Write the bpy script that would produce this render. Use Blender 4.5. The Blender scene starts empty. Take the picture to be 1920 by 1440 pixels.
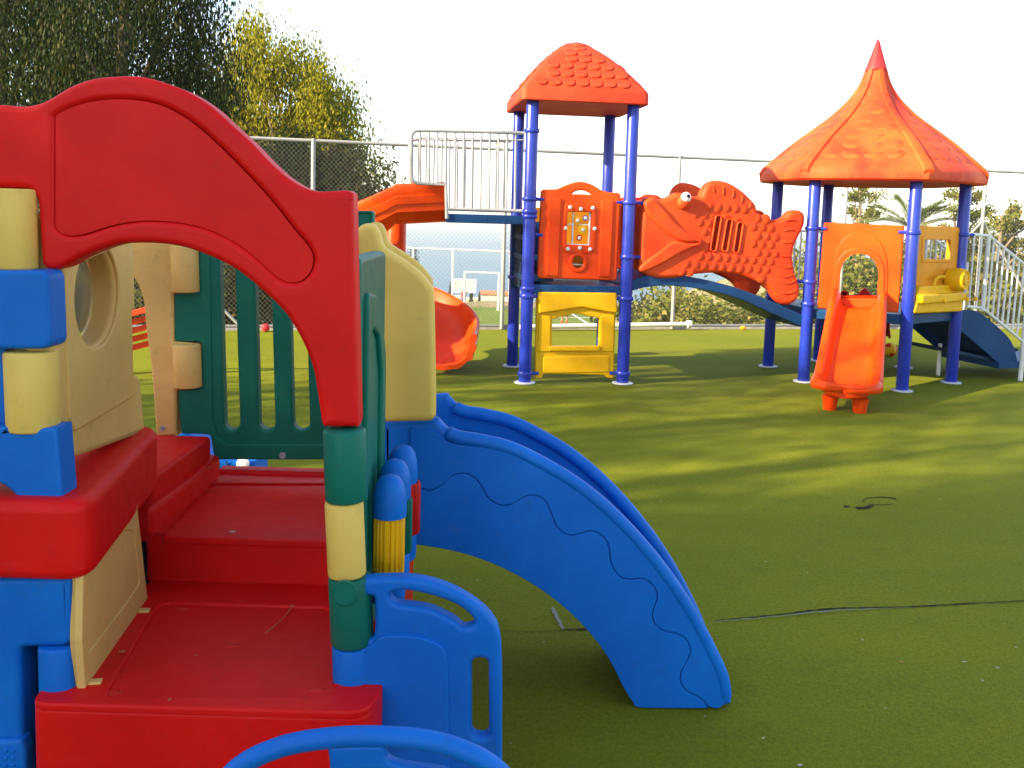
import bpy, bmesh, math, random
import numpy as np
from mathutils import Vector, Matrix

S = bpy.context.scene
COL = S.collection
PI = math.pi

# ------------------------------------------------------------------ camera
F_PX, PITCH, ROLL, CX, CY, EYE = 1728.0, 0.1009, 0.0277, 960.0, 577.0, 1.65
_F = Vector((0, math.cos(PITCH), -math.sin(PITCH)))
_U0 = Vector((0, math.sin(PITCH), math.cos(PITCH)))
_R0 = Vector((1, 0, 0))
_R = math.cos(ROLL) * _R0 + math.sin(ROLL) * _U0
_U = -math.sin(ROLL) * _R0 + math.cos(ROLL) * _U0
EYEP = Vector((0, 0, EYE))
cam = bpy.data.cameras.new('camera')
camo = bpy.data.objects.new('camera', cam)
COL.objects.link(camo)
camo.matrix_world = Matrix(((_R.x, _U.x, -_F.x, 0), (_R.y, _U.y, -_F.y, 0), (_R.z, _U.z, -_F.z, EYE), (0, 0, 0, 1)))
cam.sensor_width = 36
cam.lens = F_PX / 1920 * 36
cam.shift_y = -(720 - CY) / 1920
cam.clip_start = 0.05
cam.clip_end = 30000
S.camera = camo

# ------------------------------------------------------------------ light
SUN_AZ = (-0.90, -0.436)          # towards the sun, seen from above (behind and left of the camera)
SUN_EL = 25.0
world = bpy.data.worlds.new('World')
S.world = world
world.use_nodes = True
wn = world.node_tree.nodes
sky = wn.new('ShaderNodeTexSky')
sky.sky_type = 'NISHITA'
sky.sun_disc = False
sky.sun_elevation = math.radians(SUN_EL)
sky.sun_rotation = math.atan2(SUN_AZ[0], SUN_AZ[1])
sky.altitude = 50
sky.air_density = 1.0
sky.dust_density = 0.5
sky.ozone_density = 1.0
wn['Background'].inputs['Strength'].default_value = 0.13
hsv = wn.new('ShaderNodeHueSaturation')          # a hazy, nearly white sky all round
hsv.inputs['Saturation'].default_value = 0.7
world.node_tree.links.new(sky.outputs[0], hsv.inputs['Color'])
world.node_tree.links.new(hsv.outputs[0], wn['Background'].inputs['Color'])
sun = bpy.data.lights.new('sun', 'SUN')
sun.energy = 5.0
sun.angle = math.radians(0.53)
sun.color = (1.0, 0.80, 0.50)
suno = bpy.data.objects.new('sun', sun)
COL.objects.link(suno)
_s = Vector((SUN_AZ[0], SUN_AZ[1], 0)).normalized() * math.cos(math.radians(SUN_EL)) + Vector((0, 0, math.sin(math.radians(SUN_EL))))
suno.rotation_euler = _s.to_track_quat('Z', 'Y').to_euler()
suno.location = (-20, -10, 20)
S.view_settings.view_transform = 'Standard'
S.view_settings.look = 'None'
S.view_settings.exposure = 1.78
S.view_settings.gamma = 1
S.view_settings.use_curve_mapping = False
S.render.engine = 'CYCLES'
S.cycles.use_denoising = True
S.cycles.max_bounces = 8
S.cycles.transparent_max_bounces = 8
S.cycles.sample_clamp_indirect = 6

# ------------------------------------------------------------------ helpers
def ray(x, y):
    return _F + _R * ((x - CX) / F_PX) - _U * ((y - CY) / F_PX)

def G(x, y, z=0.0):
    d = ray(x, y)
    return EYEP + d * ((z - EYE) / d.z)

def YP(x, y, Y):
    d = ray(x, y)
    return EYEP + d * (Y / d.y)

class Plane:
    """origin, u, v, n with n the outward (front) side"""
    def __init__(s, o, u, v=None):
        s.o = Vector(o); s.u = Vector(u).normalized()
        s.v = Vector((0, 0, 1)) if v is None else Vector(v).normalized()
        s.n = s.u.cross(s.v).normalized()
    def px(s, x, y):
        d = ray(x, y)
        return EYEP + d * ((s.o - EYEP).dot(s.n) / d.dot(s.n))
    def uv(s, x, y):
        p = s.px(x, y) - s.o
        return (p.dot(s.u), p.dot(s.v))
    def w(s, a, b, c=0.0):
        return s.o + s.u * a + s.v * b + s.n * c
    def off(s, c):
        return Plane(s.o + s.n * c, s.u, s.v)

def yplane(Y):
    return Plane((0, Y, 0), (1, 0, 0))

def zz(region, scale):
    """converts coordinates read off an enlarged crop to photograph pixels"""
    return lambda pts: [(region[0] + p[0] / scale, region[1] + p[1] / scale) + tuple(p[2:]) for p in pts]

def smooth(pts, n=6):
    """closed Catmull-Rom; a third value 1 marks a sharp corner"""
    N = len(pts); out = []
    for i in range(N):
        p0, p1, p2, p3 = pts[i - 1], pts[i], pts[(i + 1) % N], pts[(i + 2) % N]
        c1 = len(p1) > 2 and p1[2]; c2 = len(p2) > 2 and p2[2]
        if c1 and c2:
            out.append((p1[0], p1[1])); continue
        a = p0 if not c1 else p1
        b = p3 if not c2 else p2
        for k in range(n):
            t = k / n; t2 = t * t; t3 = t2 * t
            q = []
            for j in (0, 1):
                m1 = (p2[j] - a[j]) * .5; m2 = (b[j] - p1[j]) * .5
                q.append((2*t3 - 3*t2 + 1) * p1[j] + (t3 - 2*t2 + t) * m1 + (-2*t3 + 3*t2) * p2[j] + (t3 - t2) * m2)
            out.append(tuple(q))
    return out

def smooth_open(pts, n=6):
    out = []
    N = len(pts)
    D = len(pts[0])
    for i in range(N - 1):
        p0 = pts[max(i - 1, 0)]; p1 = pts[i]; p2 = pts[i + 1]; p3 = pts[min(i + 2, N - 1)]
        for k in range(n):
            t = k / n; t2 = t * t; t3 = t2 * t
            out.append(tuple((2*t3 - 3*t2 + 1) * p1[j] + (t3 - 2*t2 + t) * (p2[j] - p0[j]) * .5 + (-2*t3 + 3*t2) * p2[j] + (t3 - t2) * (p3[j] - p1[j]) * .5 for j in range(D)))
    out.append(tuple(pts[-1]))
    return out

def rounded(pts, r, n=4):
    """polygon with rounded corners (any 2-D units)"""
    N = len(pts); out = []
    for i in range(N):
        p = Vector(pts[i][:2]); a = Vector(pts[i - 1][:2]); b = Vector(pts[(i + 1) % N][:2])
        rr = min(r, (a - p).length * .45, (b - p).length * .45)
        s = p + (a - p).normalized() * rr; e = p + (b - p).normalized() * rr
        for k in range(n + 1):
            t = k / n
            q = s * (1 - t) ** 2 + p * 2 * t * (1 - t) + e * t * t
            out.append((q.x, q.y))
    return out

def circle(x, y, rx, ry=None, n=20):
    ry = rx if ry is None else ry
    return [(x + rx * math.cos(2*PI*k/n), y + ry * math.sin(2*PI*k/n)) for k in range(n)]

def tag(o, label=None, cat=None, group=None, kind=None):
    if label: o['label'] = label
    if cat: o['category'] = cat
    if group: o['group'] = group
    if kind: o['kind'] = kind
    return o

def thing(name, loc, label, cat, group=None):
    o = bpy.data.objects.new(name, None)
    COL.objects.link(o)
    o.location = loc
    o.empty_display_size = .1
    return tag(o, label, cat, group)

def base_of(o):
    p = Vector((0, 0, 0))
    while o is not None:
        p = p + o.location; o = o.parent
    return p

def link(name, me, parent=None, mat=None, loc=None):
    o = bpy.data.objects.new(name, me)
    COL.objects.link(o)
    if mat is not None and not me.materials:
        me.materials.append(mat)
    if parent is not None:
        o.parent = parent
    if loc is not None:
        o.location = loc
    return o

def mk(name, verts, faces, mat, parent=None, angle=35, kind=None, wn_=False):
    """mesh given in world coordinates, linked under parent"""
    b = base_of(parent) if parent is not None else Vector((0, 0, 0))
    me = bpy.data.meshes.new(name)
    me.from_pydata([tuple(Vector(v) - b) for v in verts], [], faces)
    me.validate()
    me.polygons.foreach_set('use_smooth', [True] * len(me.polygons))
    me.set_sharp_from_angle(angle=math.radians(angle))
    o = link(name, me, parent, mat)
    if wn_:
        m = o.modifiers.new('wn', 'WEIGHTED_NORMAL'); m.keep_sharp = True; m.weight = 90
    if kind: o['kind'] = kind
    return o

def inst(name, me, parent, M, mat=None):
    o = bpy.data.objects.new(name, me)
    COL.objects.link(o)
    if mat is not None and not me.materials: me.materials.append(mat)
    o.parent = parent
    o.matrix_local = Matrix.Translation(-base_of(parent)) @ M
    return o

def panel(name, parent, mat, plane, loops, thick, bev=.01, res=3, uv=False):
    """moulded plate: loops (outline, then holes) in photo pixels on the plane, or in plane units when uv"""
    cu = bpy.data.curves.new('c', 'CURVE')
    cu.dimensions = '2D'; cu.fill_mode = 'BOTH'
    bev = min(bev, thick * .49)
    cu.extrude = max(thick / 2 - bev, 0.0); cu.bevel_depth = bev; cu.bevel_resolution = res; cu.offset = -bev
    for lp in loops:
        pts = lp if uv else [plane.uv(p[0], p[1]) for p in lp]
        sp = cu.splines.new('POLY'); sp.points.add(len(pts) - 1)
        for q, p in zip(sp.points, pts): q.co = (p[0], p[1], 0, 1)
        sp.use_cyclic_u = True
    tmp = bpy.data.objects.new('tmp', cu)
    COL.objects.link(tmp)
    me = bpy.data.meshes.new_from_object(tmp)
    bpy.data.objects.remove(tmp); bpy.data.curves.remove(cu)
    me.name = name
    b = base_of(parent) if parent is not None else Vector((0, 0, 0))
    n = len(me.vertices)
    co = np.empty(n * 3); me.vertices.foreach_get('co', co); co = co.reshape(n, 3)
    o_ = np.array(plane.o - b); u, v, w = np.array(plane.u), np.array(plane.v), np.array(plane.n)
    co = o_ + co[:, :1] * u + co[:, 1:2] * v + (co[:, 2:3] - thick / 2) * w
    me.vertices.foreach_set('co', co.ravel())
    me.materials.clear()
    bm = bmesh.new(); bm.from_mesh(me)
    bmesh.ops.remove_doubles(bm, verts=bm.verts, dist=1e-5)
    bmesh.ops.recalc_face_normals(bm, faces=bm.faces)
    bm.to_mesh(me); bm.free()
    me.polygons.foreach_set('use_smooth', [True] * len(me.polygons))
    me.set_sharp_from_angle(angle=math.radians(50))
    o = link(name, me, parent, mat)
    m = o.modifiers.new('wn', 'WEIGHTED_NORMAL'); m.keep_sharp = True; m.weight = 95
    return o

def sweep_geo(profile, frames, closed=True, caps=True):
    V = []; Fc = []
    n = len(profile)
    for f in frames:
        P, a, b = f[0], f[1], f[2]
        sa = f[3] if len(f) > 3 else 1
        for (x, y) in profile:
            V.append(P + a * (x * sa) + b * y)
    m = len(frames)
    for i in range(m - 1):
        for k in range(n if closed else n - 1):
            k2 = (k + 1) % n
            Fc.append((i*n + k, i*n + k2, (i+1)*n + k2, (i+1)*n + k))
    if caps and closed:
        Fc.append(tuple(range(n - 1, -1, -1)))
        Fc.append(tuple((m - 1) * n + k for k in range(n)))
    return V, Fc

def tube_geo(pts, r, seg=8, caps=True):
    pts = [Vector(p) for p in pts]
    rs = r if isinstance(r, (list, tuple)) else [r] * len(pts)
    t0 = (pts[1] - pts[0]).normalized()
    a = t0.cross(Vector((0, 0, 1)))
    if a.length < .05: a = t0.cross(Vector((1, 0, 0)))
    a.normalize()
    fr = []
    for i, p in enumerate(pts):
        t = (pts[min(i + 1, len(pts) - 1)] - pts[max(i - 1, 0)]).normalized()
        a = (a - t * a.dot(t)).normalized()
        b = t.cross(a)
        fr.append((p, a * rs[i], b * rs[i]))
    prof = [(math.cos(2*PI*k/seg), math.sin(2*PI*k/seg)) for k in range(seg)]
    return sweep_geo(prof, fr, True, caps)

def tube(name, parent, mat, pts, r, seg=8):
    V, Fc = tube_geo(pts, r, seg)
    return mk(name, V, Fc, mat, parent, angle=60)

class MB:
    def __init__(s): s.V = []; s.F = []
    def add(s, g):
        n = len(s.V); s.V += list(g[0]); s.F += [tuple(i + n for i in f) for f in g[1]]; return s
    def build(s, name, mat, parent=None, angle=40, kind=None): return mk(name, s.V, s.F, mat, parent, angle, kind)

def post_geo(p, q, r, seg=16, bev=.008):
    """cylinder between two points with softly rounded ends"""
    p = Vector(p); q = Vector(q); t = (q - p).normalized()
    return tube_geo([p, p + t * bev * .3, p + t * bev, q - t * bev, q - t * bev * .3, q], [r - bev, r - bev * .3, r, r, r - bev * .3, r - bev], seg)

def lathe_geo(prof, o, ax=Vector((0, 0, 1)), seg=20):
    ax = Vector(ax).normalized()
    a = ax.orthogonal().normalized(); b = ax.cross(a)
    V = []; Fc = []
    for (r, h) in prof:
        for k in range(seg):
            t = 2*PI*k/seg
            V.append(Vector(o) + ax * h + a * (r * math.cos(t)) + b * (r * math.sin(t)))
    for i in range(len(prof) - 1):
        for k in range(seg):
            k2 = (k + 1) % seg
            Fc.append((i*seg + k, i*seg + k2, (i+1)*seg + k2, (i+1)*seg + k))
    Fc.append(tuple(range(seg - 1, -1, -1))); Fc.append(tuple((len(prof) - 1)*seg + k for k in range(seg)))
    return V, Fc

def box_geo(o, ux, uy, uz):
    o = Vector(o); ux, uy, uz = Vector(ux), Vector(uy), Vector(uz)
    V = [o + ux * i + uy * j + uz * k for k in (0, 1) for j in (0, 1) for i in (0, 1)]
    Fc = [(0, 2, 3, 1), (4, 5, 7, 6), (0, 1, 5, 4), (2, 6, 7, 3), (0, 4, 6, 2), (1, 3, 7, 5)]
    return V, Fc

def rbox(name, parent, mat, o, ux, uy, uz, bev=.012):
    V, Fc = box_geo(o, ux, uy, uz)
    b = base_of(parent) if parent is not None else Vector((0, 0, 0))
    bm = bmesh.new()
    vs = [bm.verts.new(v - b) for v in V]
    for f in Fc: bm.faces.new([vs[i] for i in f])
    bmesh.ops.recalc_face_normals(bm, faces=bm.faces)
    if bev: bmesh.ops.bevel(bm, geom=list(bm.edges), offset=bev, segments=3, profile=.5, affect='EDGES')
    me = bpy.data.meshes.new(name); bm.to_mesh(me); bm.free()
    me.polygons.foreach_set('use_smooth', [True] * len(me.polygons))
    me.set_sharp_from_angle(angle=math.radians(50))
    ob = link(name, me, parent, mat)
    m = ob.modifiers.new('wn', 'WEIGHTED_NORMAL'); m.keep_sharp = True
    return ob

def ball_geo(c, rx, ry=None, rz=None, seg=14, rings=9):
    ry = rx if ry is None else ry; rz = rx if rz is None else rz
    V = []; Fc = []
    for i in range(rings + 1):
        t = PI * (i / rings) * .998 + .003
        for k in range(seg):
            a = 2*PI*k/seg
            V.append(Vector(c) + Vector((rx*math.sin(t)*math.cos(a), ry*math.sin(t)*math.sin(a), rz*math.cos(t))))
    for i in range(rings):
        for k in range(seg):
            k2 = (k + 1) % seg
            Fc.append((i*seg + k, (i+1)*seg + k, (i+1)*seg + k2, i*seg + k2))
    return V, Fc

# ------------------------------------------------------------------ materials
MATS = {}
def nodes_of(name):
    m = bpy.data.materials.new(name); m.use_nodes = True
    nt = m.node_tree
    return m, nt, nt.nodes, nt.links, nt.nodes['Principled BSDF']

def plastic(name, rgb, rough=.44, var=.10, bump=.05, spec=.18, fade=None):
    m, nt, N, L, b = nodes_of(name)
    b.inputs['Roughness'].default_value = rough
    b.inputs['Specular IOR Level'].default_value = spec
    tc = N.new('ShaderNodeTexCoord')
    n1 = N.new('ShaderNodeTexNoise'); n1.inputs['Scale'].default_value = 2.2; n1.inputs['Detail'].default_value = 6; n1.inputs['Roughness'].default_value = .6
    n2 = N.new('ShaderNodeTexNoise'); n2.inputs['Scale'].default_value = 420; n2.inputs['Detail'].default_value = 2
    n3 = N.new('ShaderNodeTexNoise'); n3.inputs['Scale'].default_value = 24; n3.inputs['Detail'].default_value = 5
    for n in (n1, n2, n3): L.new(tc.outputs['Object'], n.inputs['Vector'])
    mx = N.new('ShaderNodeMix'); mx.data_type = 'RGBA'
    c2 = fade if fade else tuple(min(1, c * (1 + var * 2) + .006) for c in rgb)
    mx.inputs['A'].default_value = tuple(c * (1 - var) for c in rgb) + (1,)
    mx.inputs['B'].default_value = tuple(c2) + (1,)
    rmp = N.new('ShaderNodeMapRange'); rmp.inputs['From Min'].default_value = .35; rmp.inputs['From Max'].default_value = .68
    L.new(n1.outputs['Fac'], rmp.inputs['Value']); L.new(rmp.outputs[0], mx.inputs['Factor'])
    # sparse grime
    mg = N.new('ShaderNodeMix'); mg.data_type = 'RGBA'; mg.inputs['B'].default_value = (rgb[0]*.55 + .02, rgb[1]*.55 + .018, rgb[2]*.55 + .012, 1)
    rg = N.new('ShaderNodeMapRange'); rg.inputs['From Min'].default_value = .60; rg.inputs['From Max'].default_value = .82; rg.inputs['To Max'].default_value = .45
    L.new(n3.outputs['Fac'], rg.inputs['Value']); L.new(rg.outputs[0], mg.inputs['Factor'])
    L.new(mx.outputs['Result'], mg.inputs['A'])
    mp = N.new('ShaderNodeMapping'); mp.inputs['Rotation'].default_value = (.3, .5, .9); mp.inputs['Scale'].default_value = (4, 60, 60)
    L.new(tc.outputs['Object'], mp.inputs['Vector'])
    n4 = N.new('ShaderNodeTexNoise'); n4.inputs['Scale'].default_value = 1.0; n4.inputs['Detail'].default_value = 3
    L.new(mp.outputs[0], n4.inputs['Vector'])
    rs = N.new('ShaderNodeMapRange'); rs.inputs['From Min'].default_value = .68; rs.inputs['From Max'].default_value = .78; rs.inputs['To Max'].default_value = .10
    L.new(n4.outputs['Fac'], rs.inputs['Value'])
    ms = N.new('ShaderNodeMix'); ms.data_type = 'RGBA'; ms.inputs['B'].default_value = tuple(.6 * c + .13 for c in rgb) + (1,)
    L.new(mg.outputs['Result'], ms.inputs['A']); L.new(rs.outputs[0], ms.inputs['Factor'])
    L.new(ms.outputs['Result'], b.inputs['Base Color'])
    rr = N.new('ShaderNodeMapRange'); rr.inputs['To Min'].default_value = rough - .08; rr.inputs['To Max'].default_value = rough + .14
    L.new(n3.outputs['Fac'], rr.inputs['Value']); L.new(rr.outputs[0], b.inputs['Roughness'])
    bp = N.new('ShaderNodeBump'); bp.inputs['Strength'].default_value = bump; bp.inputs['Distance'].default_value = .002
    L.new(n2.outputs['Fac'], bp.inputs['Height']); L.new(bp.outputs[0], b.inputs['Normal'])
    MATS[name] = m
    return m

RED = plastic('red_plastic', (.64, .003, .003), fade=(.70, .006, .005))
BLUE = plastic('blue_plastic', (.002, .12, .52), fade=(.004, .15, .58))
TAN = plastic('tan_plastic', (.66, .41, .12), fade=(.72, .46, .15))
YEL = plastic('pale_yellow_plastic', (.73, .49, .10), fade=(.77, .53, .13))
GREEN = plastic('green_plastic', (.003, .125, .085), fade=(.006, .15, .105))
ORANGE = plastic('orange_plastic', (.74, .046, .002), rough=.36, fade=(.80, .080, .005))
ORANGE2 = plastic('faded_orange_plastic', (.64, .044, .010), rough=.5, fade=(.72, .085, .014))
HROOF = plastic('mottled_orange_roof', (.62, .036, .014), rough=.55, fade=(.74, .105, .020))
ROOFO = plastic('orange_roof_plastic', (.60, .040, .014), rough=.55, fade=(.68, .065, .022))
DRED = plastic('deep_red_plastic', (.52, .010, .008), rough=.4)
FINIAL = plastic('rose_red_plastic', (.60, .03, .035), rough=.45)
YELLOW = plastic('yellow_plastic', (.78, .40, .004), rough=.4, fade=(.82, .47, .01))
AMBER = plastic('amber_plastic', (.72, .28, .008), rough=.45)
POST = plastic('blue_painted_steel', (.012, .030, .36), rough=.3, spec=.5, bump=.01, fade=(.016, .04, .42))
NAVY = plastic('navy_painted_steel', (.006, .045, .15), rough=.4, bump=.02)
TREAD = plastic('navy_rubber', (.008, .03, .075), rough=.6)
WHITE = plastic('white_paint', (.66, .65, .64), rough=.35, bump=.01)
GALV = plastic('galvanised_steel', (.30, .31, .31), rough=.45, bump=.02)
FLANGE = plastic('grey_flange', (.50, .52, .58), rough=.4)
BLACK = plastic('black_plastic', (.008, .008, .01), rough=.4)
EYEW = plastic('eye_white', (.80, .80, .78), rough=.2)
BARK = plastic('bark', (.16, .12, .085), rough=.85, bump=.4, var=.3)
CREAM = plastic('cream_render', (.62, .54, .40), rough=.8)
TERRA = plastic('terracotta', (.42, .17, .08), rough=.8)
SKIN = plastic('skin', (.36, .19, .12), rough=.55)

def make_wire():
    m, nt, N, L, b = nodes_of('wire')
    b.inputs['Base Color'].default_value = (.20, .20, .18, 1); b.inputs['Metallic'].default_value = .2; b.inputs['Roughness'].default_value = .5
    return m
WIRE = make_wire()

def make_glass():
    m, nt, N, L, b = nodes_of('smoky_dome')
    b.inputs['Base Color'].default_value = (.30, .28, .17, 1); b.inputs['Roughness'].default_value = .2
    b.inputs['Transmission Weight'].default_value = .6; b.inputs['IOR'].default_value = 1.3
    return m
DOME = make_glass()

def make_turf(name, c1, c2, c3, fine=260.):
    m, nt, N, L, b = nodes_of(name)
    b.inputs['Roughness'].default_value = .9; b.inputs['Specular IOR Level'].default_value = .12
    tc = N.new('ShaderNodeTexCoord')
    mp = N.new('ShaderNodeMapping'); mp.inputs['Rotation'].default_value = (0, 0, -.25); mp.inputs['Scale'].default_value = (.35, 1.2, 1)
    L.new(tc.outputs['Object'], mp.inputs['Vector'])
    big = N.new('ShaderNodeTexNoise'); big.inputs['Scale'].default_value = .8; big.inputs['Detail'].default_value = 5; big.inputs['Roughness'].default_value = .62
    L.new(mp.outputs[0], big.inputs['Vector'])
    mid = N.new('ShaderNodeTexNoise'); mid.inputs['Scale'].default_value = 6.5; mid.inputs['Detail'].default_value = 6; mid.inputs['Roughness'].default_value = .7
    L.new(tc.outputs['Object'], mid.inputs['Vector'])
    fn = N.new('ShaderNodeTexNoise'); fn.inputs['Scale'].default_value = fine; fn.inputs['Detail'].default_value = 3; fn.inputs['Roughness'].default_value = .7
    L.new(tc.outputs['Object'], fn.inputs['Vector'])
    r1 = N.new('ShaderNodeMapRange'); r1.inputs['From Min'].default_value = .33; r1.inputs['From Max'].default_value = .67
    L.new(big.outputs['Fac'], r1.inputs['Value'])
    m1 = N.new('ShaderNodeMix'); m1.data_type = 'RGBA'; m1.inputs['A'].default_value = c1 + (1,); m1.inputs['B'].default_value = c2 + (1,)
    L.new(r1.outputs[0], m1.inputs['Factor'])
    r2 = N.new('ShaderNodeMapRange'); r2.inputs['From Min'].default_value = .52; r2.inputs['From Max'].default_value = .75; r2.inputs['To Max'].default_value = .55
    L.new(mid.outputs['Fac'], r2.inputs['Value'])
    m2 = N.new('ShaderNodeMix'); m2.data_type = 'RGBA'; m2.inputs['B'].default_value = c3 + (1,)
    L.new(m1.outputs['Result'], m2.inputs['A']); L.new(r2.outputs[0], m2.inputs['Factor'])
    r3 = N.new('ShaderNodeMapRange'); r3.inputs['From Min'].default_value = .3; r3.inputs['From Max'].default_value = .7; r3.inputs['To Min'].default_value = .45; r3.inputs['To Max'].default_value = 1.5
    L.new(fn.outputs['Fac'], r3.inputs['Value'])
    m3 = N.new('ShaderNodeMix'); m3.data_type = 'RGBA'; m3.blend_type = 'MULTIPLY'; m3.inputs['Factor'].default_value = 1
    L.new(m2.outputs['Result'], m3.inputs['A']); L.new(r3.outputs[0], m3.inputs['B'])
    L.new(m3.outputs['Result'], b.inputs['Base Color'])
    tu = N.new('ShaderNodeTexNoise'); tu.inputs['Scale'].default_value = fine * .22; tu.inputs['Detail'].default_value = 4; tu.inputs['Roughness'].default_value = .75
    L.new(tc.outputs['Object'], tu.inputs['Vector'])
    r4 = N.new('ShaderNodeMapRange'); r4.inputs['From Min'].default_value = .3; r4.inputs['From Max'].default_value = .7; r4.inputs['To Min'].default_value = .72; r4.inputs['To Max'].default_value = 1.22
    L.new(tu.outputs['Fac'], r4.inputs['Value'])
    m4 = N.new('ShaderNodeMix'); m4.data_type = 'RGBA'; m4.blend_type = 'MULTIPLY'; m4.inputs['Factor'].default_value = 1
    L.new(m3.outputs['Result'], m4.inputs['A']); L.new(r4.outputs[0], m4.inputs['B']); L.new(m4.outputs['Result'], b.inputs['Base Color'])
    bp = N.new('ShaderNodeBump'); bp.inputs['Strength'].default_value = .6; bp.inputs['Distance'].default_value = .006
    L.new(fn.outputs['Fac'], bp.inputs['Height']); L.new(bp.outputs[0], b.inputs['Normal'])
    return m
TURF = make_turf('artificial_turf', (.130, .160, .006), (.180, .200, .009), (.105, .125, .009))
PITCHM = make_turf('pitch_turf', (.10, .15, .02), (.14, .19, .03), (.09, .12, .02), 60.)

def make_soil():
    m, nt, N, L, b = nodes_of('dry_ground')
    b.inputs['Roughness'].default_value = .95
    tc = N.new('ShaderNodeTexCoord')
    n = N.new('ShaderNodeTexNoise'); n.inputs['Scale'].default_value = .22; n.inputs['Detail'].default_value = 9; n.inputs['Roughness'].default_value = .7
    L.new(tc.outputs['Object'], n.inputs['Vector'])
    cr = N.new('ShaderNodeValToRGB')
    e = cr.color_ramp.elements
    e[0].position = .36; e[0].color = (.10, .11, .03, 1); e[1].position = .62; e[1].color = (.36, .25, .13, 1)
    x = e.new(.5); x.color = (.20, .17, .07, 1)
    L.new(n.outputs['Fac'], cr.inputs[0]); L.new(cr.outputs[0], b.inputs['Base Color'])
    return m
SOIL = make_soil()

def make_concrete():
    m, nt, N, L, b = nodes_of('concrete')
    b.inputs['Roughness'].default_value = .9
    tc = N.new('ShaderNodeTexCoord')
    n = N.new('ShaderNodeTexNoise'); n.inputs['Scale'].default_value = 9; n.inputs['Detail'].default_value = 8
    L.new(tc.outputs['Object'], n.inputs['Vector'])
    cr = N.new('ShaderNodeValToRGB'); e = cr.color_ramp.elements
    e[0].position = .3; e[0].color = (.26, .25, .23, 1); e[1].position = .7; e[1].color = (.44, .42, .39, 1)
    L.new(n.outputs['Fac'], cr.inputs[0]); L.new(cr.outputs[0], b.inputs['Base Color'])
    return m
CONC = make_concrete()

def make_sea():
    m, nt, N, L, b = nodes_of('sea_water')
    b.inputs['Base Color'].default_value = (.045, .13, .21, 1); b.inputs['Roughness'].default_value = .5; b.inputs['Specular IOR Level'].default_value = .25
    tc = N.new('ShaderNodeTexCoord')
    n = N.new('ShaderNodeTexNoise'); n.inputs['Scale'].default_value = .12; n.inputs['Detail'].default_value = 6
    L.new(tc.outputs['Object'], n.inputs['Vector'])
    bp = N.new('ShaderNodeBump'); bp.inputs['Strength'].default_value = .6; bp.inputs['Distance'].default_value = 1.2
    L.new(n.outputs['Fac'], bp.inputs['Height']); L.new(bp.outputs[0], b.inputs['Normal'])
    return m
SEA = make_sea()

def leafmat(name, cols, trans=.3):
    m, nt, N, L, b = nodes_of(name)
    b.inputs['Roughness'].default_value = .65; b.inputs['Specular IOR Level'].default_value = .15
    g = N.new('ShaderNodeNewGeometry')
    cr = N.new('ShaderNodeValToRGB')
    e = cr.color_ramp.elements
    e[0].color = cols[0] + (1,); e[1].color = cols[-1] + (1,)
    for i, c in enumerate(cols[1:-1]):
        x = e.new((i + 1) / (len(cols) - 1)); x.color = c + (1,)
    L.new(g.outputs['Random Per Island'], cr.inputs[0]); L.new(cr.outputs[0], b.inputs['Base Color'])
    t = N.new('ShaderNodeBsdfTranslucent'); L.new(cr.outputs[0], t.inputs['Color'])
    mx = N.new('ShaderNodeMixShader'); mx.inputs[0].default_value = trans
    L.new(b.outputs[0], mx.inputs[1]); L.new(t.outputs[0], mx.inputs[2])
    L.new(mx.outputs[0], N['Material Output'].inputs['Surface'])
    return m
LEAF_DARK = leafmat('dark_eucalyptus_leaves', [(.008, .022, .003), (.015, .033, .004), (.028, .044, .006), (.07, .065, .010)])  # the left eucalyptuses' shade is put into this dark leaf colour
LEAF_SUNLIT = leafmat('sunlit_gold_eucalyptus_leaves', [(.13, .16, .010), (.22, .23, .012), (.34, .30, .018), (.30, .27, .016)], .45)  # low sunlight on the crown is put into this bright gold colour
LEAF_MID = leafmat('olive_leaves', [(.045, .065, .012), (.08, .095, .016), (.12, .115, .022), (.11, .08, .02)])
LEAF_SHRUB = leafmat('shrub_leaves', [(.08, .12, .018), (.14, .17, .025), (.20, .20, .035), (.24, .19, .06)])
LEAF_PALM = leafmat('palm_leaves', [(.06, .10, .02), (.10, .14, .03), (.17, .17, .05)])

# ------------------------------------------------------------------ setting: ground, pitch, sea
def fence_y(x): return 13.17 + .2437 * (x + .14)

def sstep(a, b, x):
    t = np.clip((x - a) / (b - a), 0, 1); return t * t * (3 - 2 * t)

def height(x, y):
    d = (y - fence_y(x)) / 1.03
    drop = 3.78 * sstep(.6, 9, d) + .107 * np.maximum(d - 43, 0)
    left = sstep(-14, -6, x) + (1 - sstep(-14, -6, x)) * sstep(25, 60, d)
    right = 1 - .60 * sstep(9, 20, x) * (1 - sstep(45, 80, d))
    h = -.03 - drop * left * right
    h = h + 11.5 * np.exp(-(((x - 88) / 24) ** 2 + ((y - 132) / 30) ** 2))
    return np.maximum(h, -60)

def axis(lo, hi, step, far):
    a = list(np.arange(lo, hi + step * .5, step)); s = step
    while a[-1] < far: s *= 1.35; a.append(a[-1] + s)
    s = step
    while a[0] > -far: s *= 1.35; a.insert(0, a[0] - s)
    return np.array(a)

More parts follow.
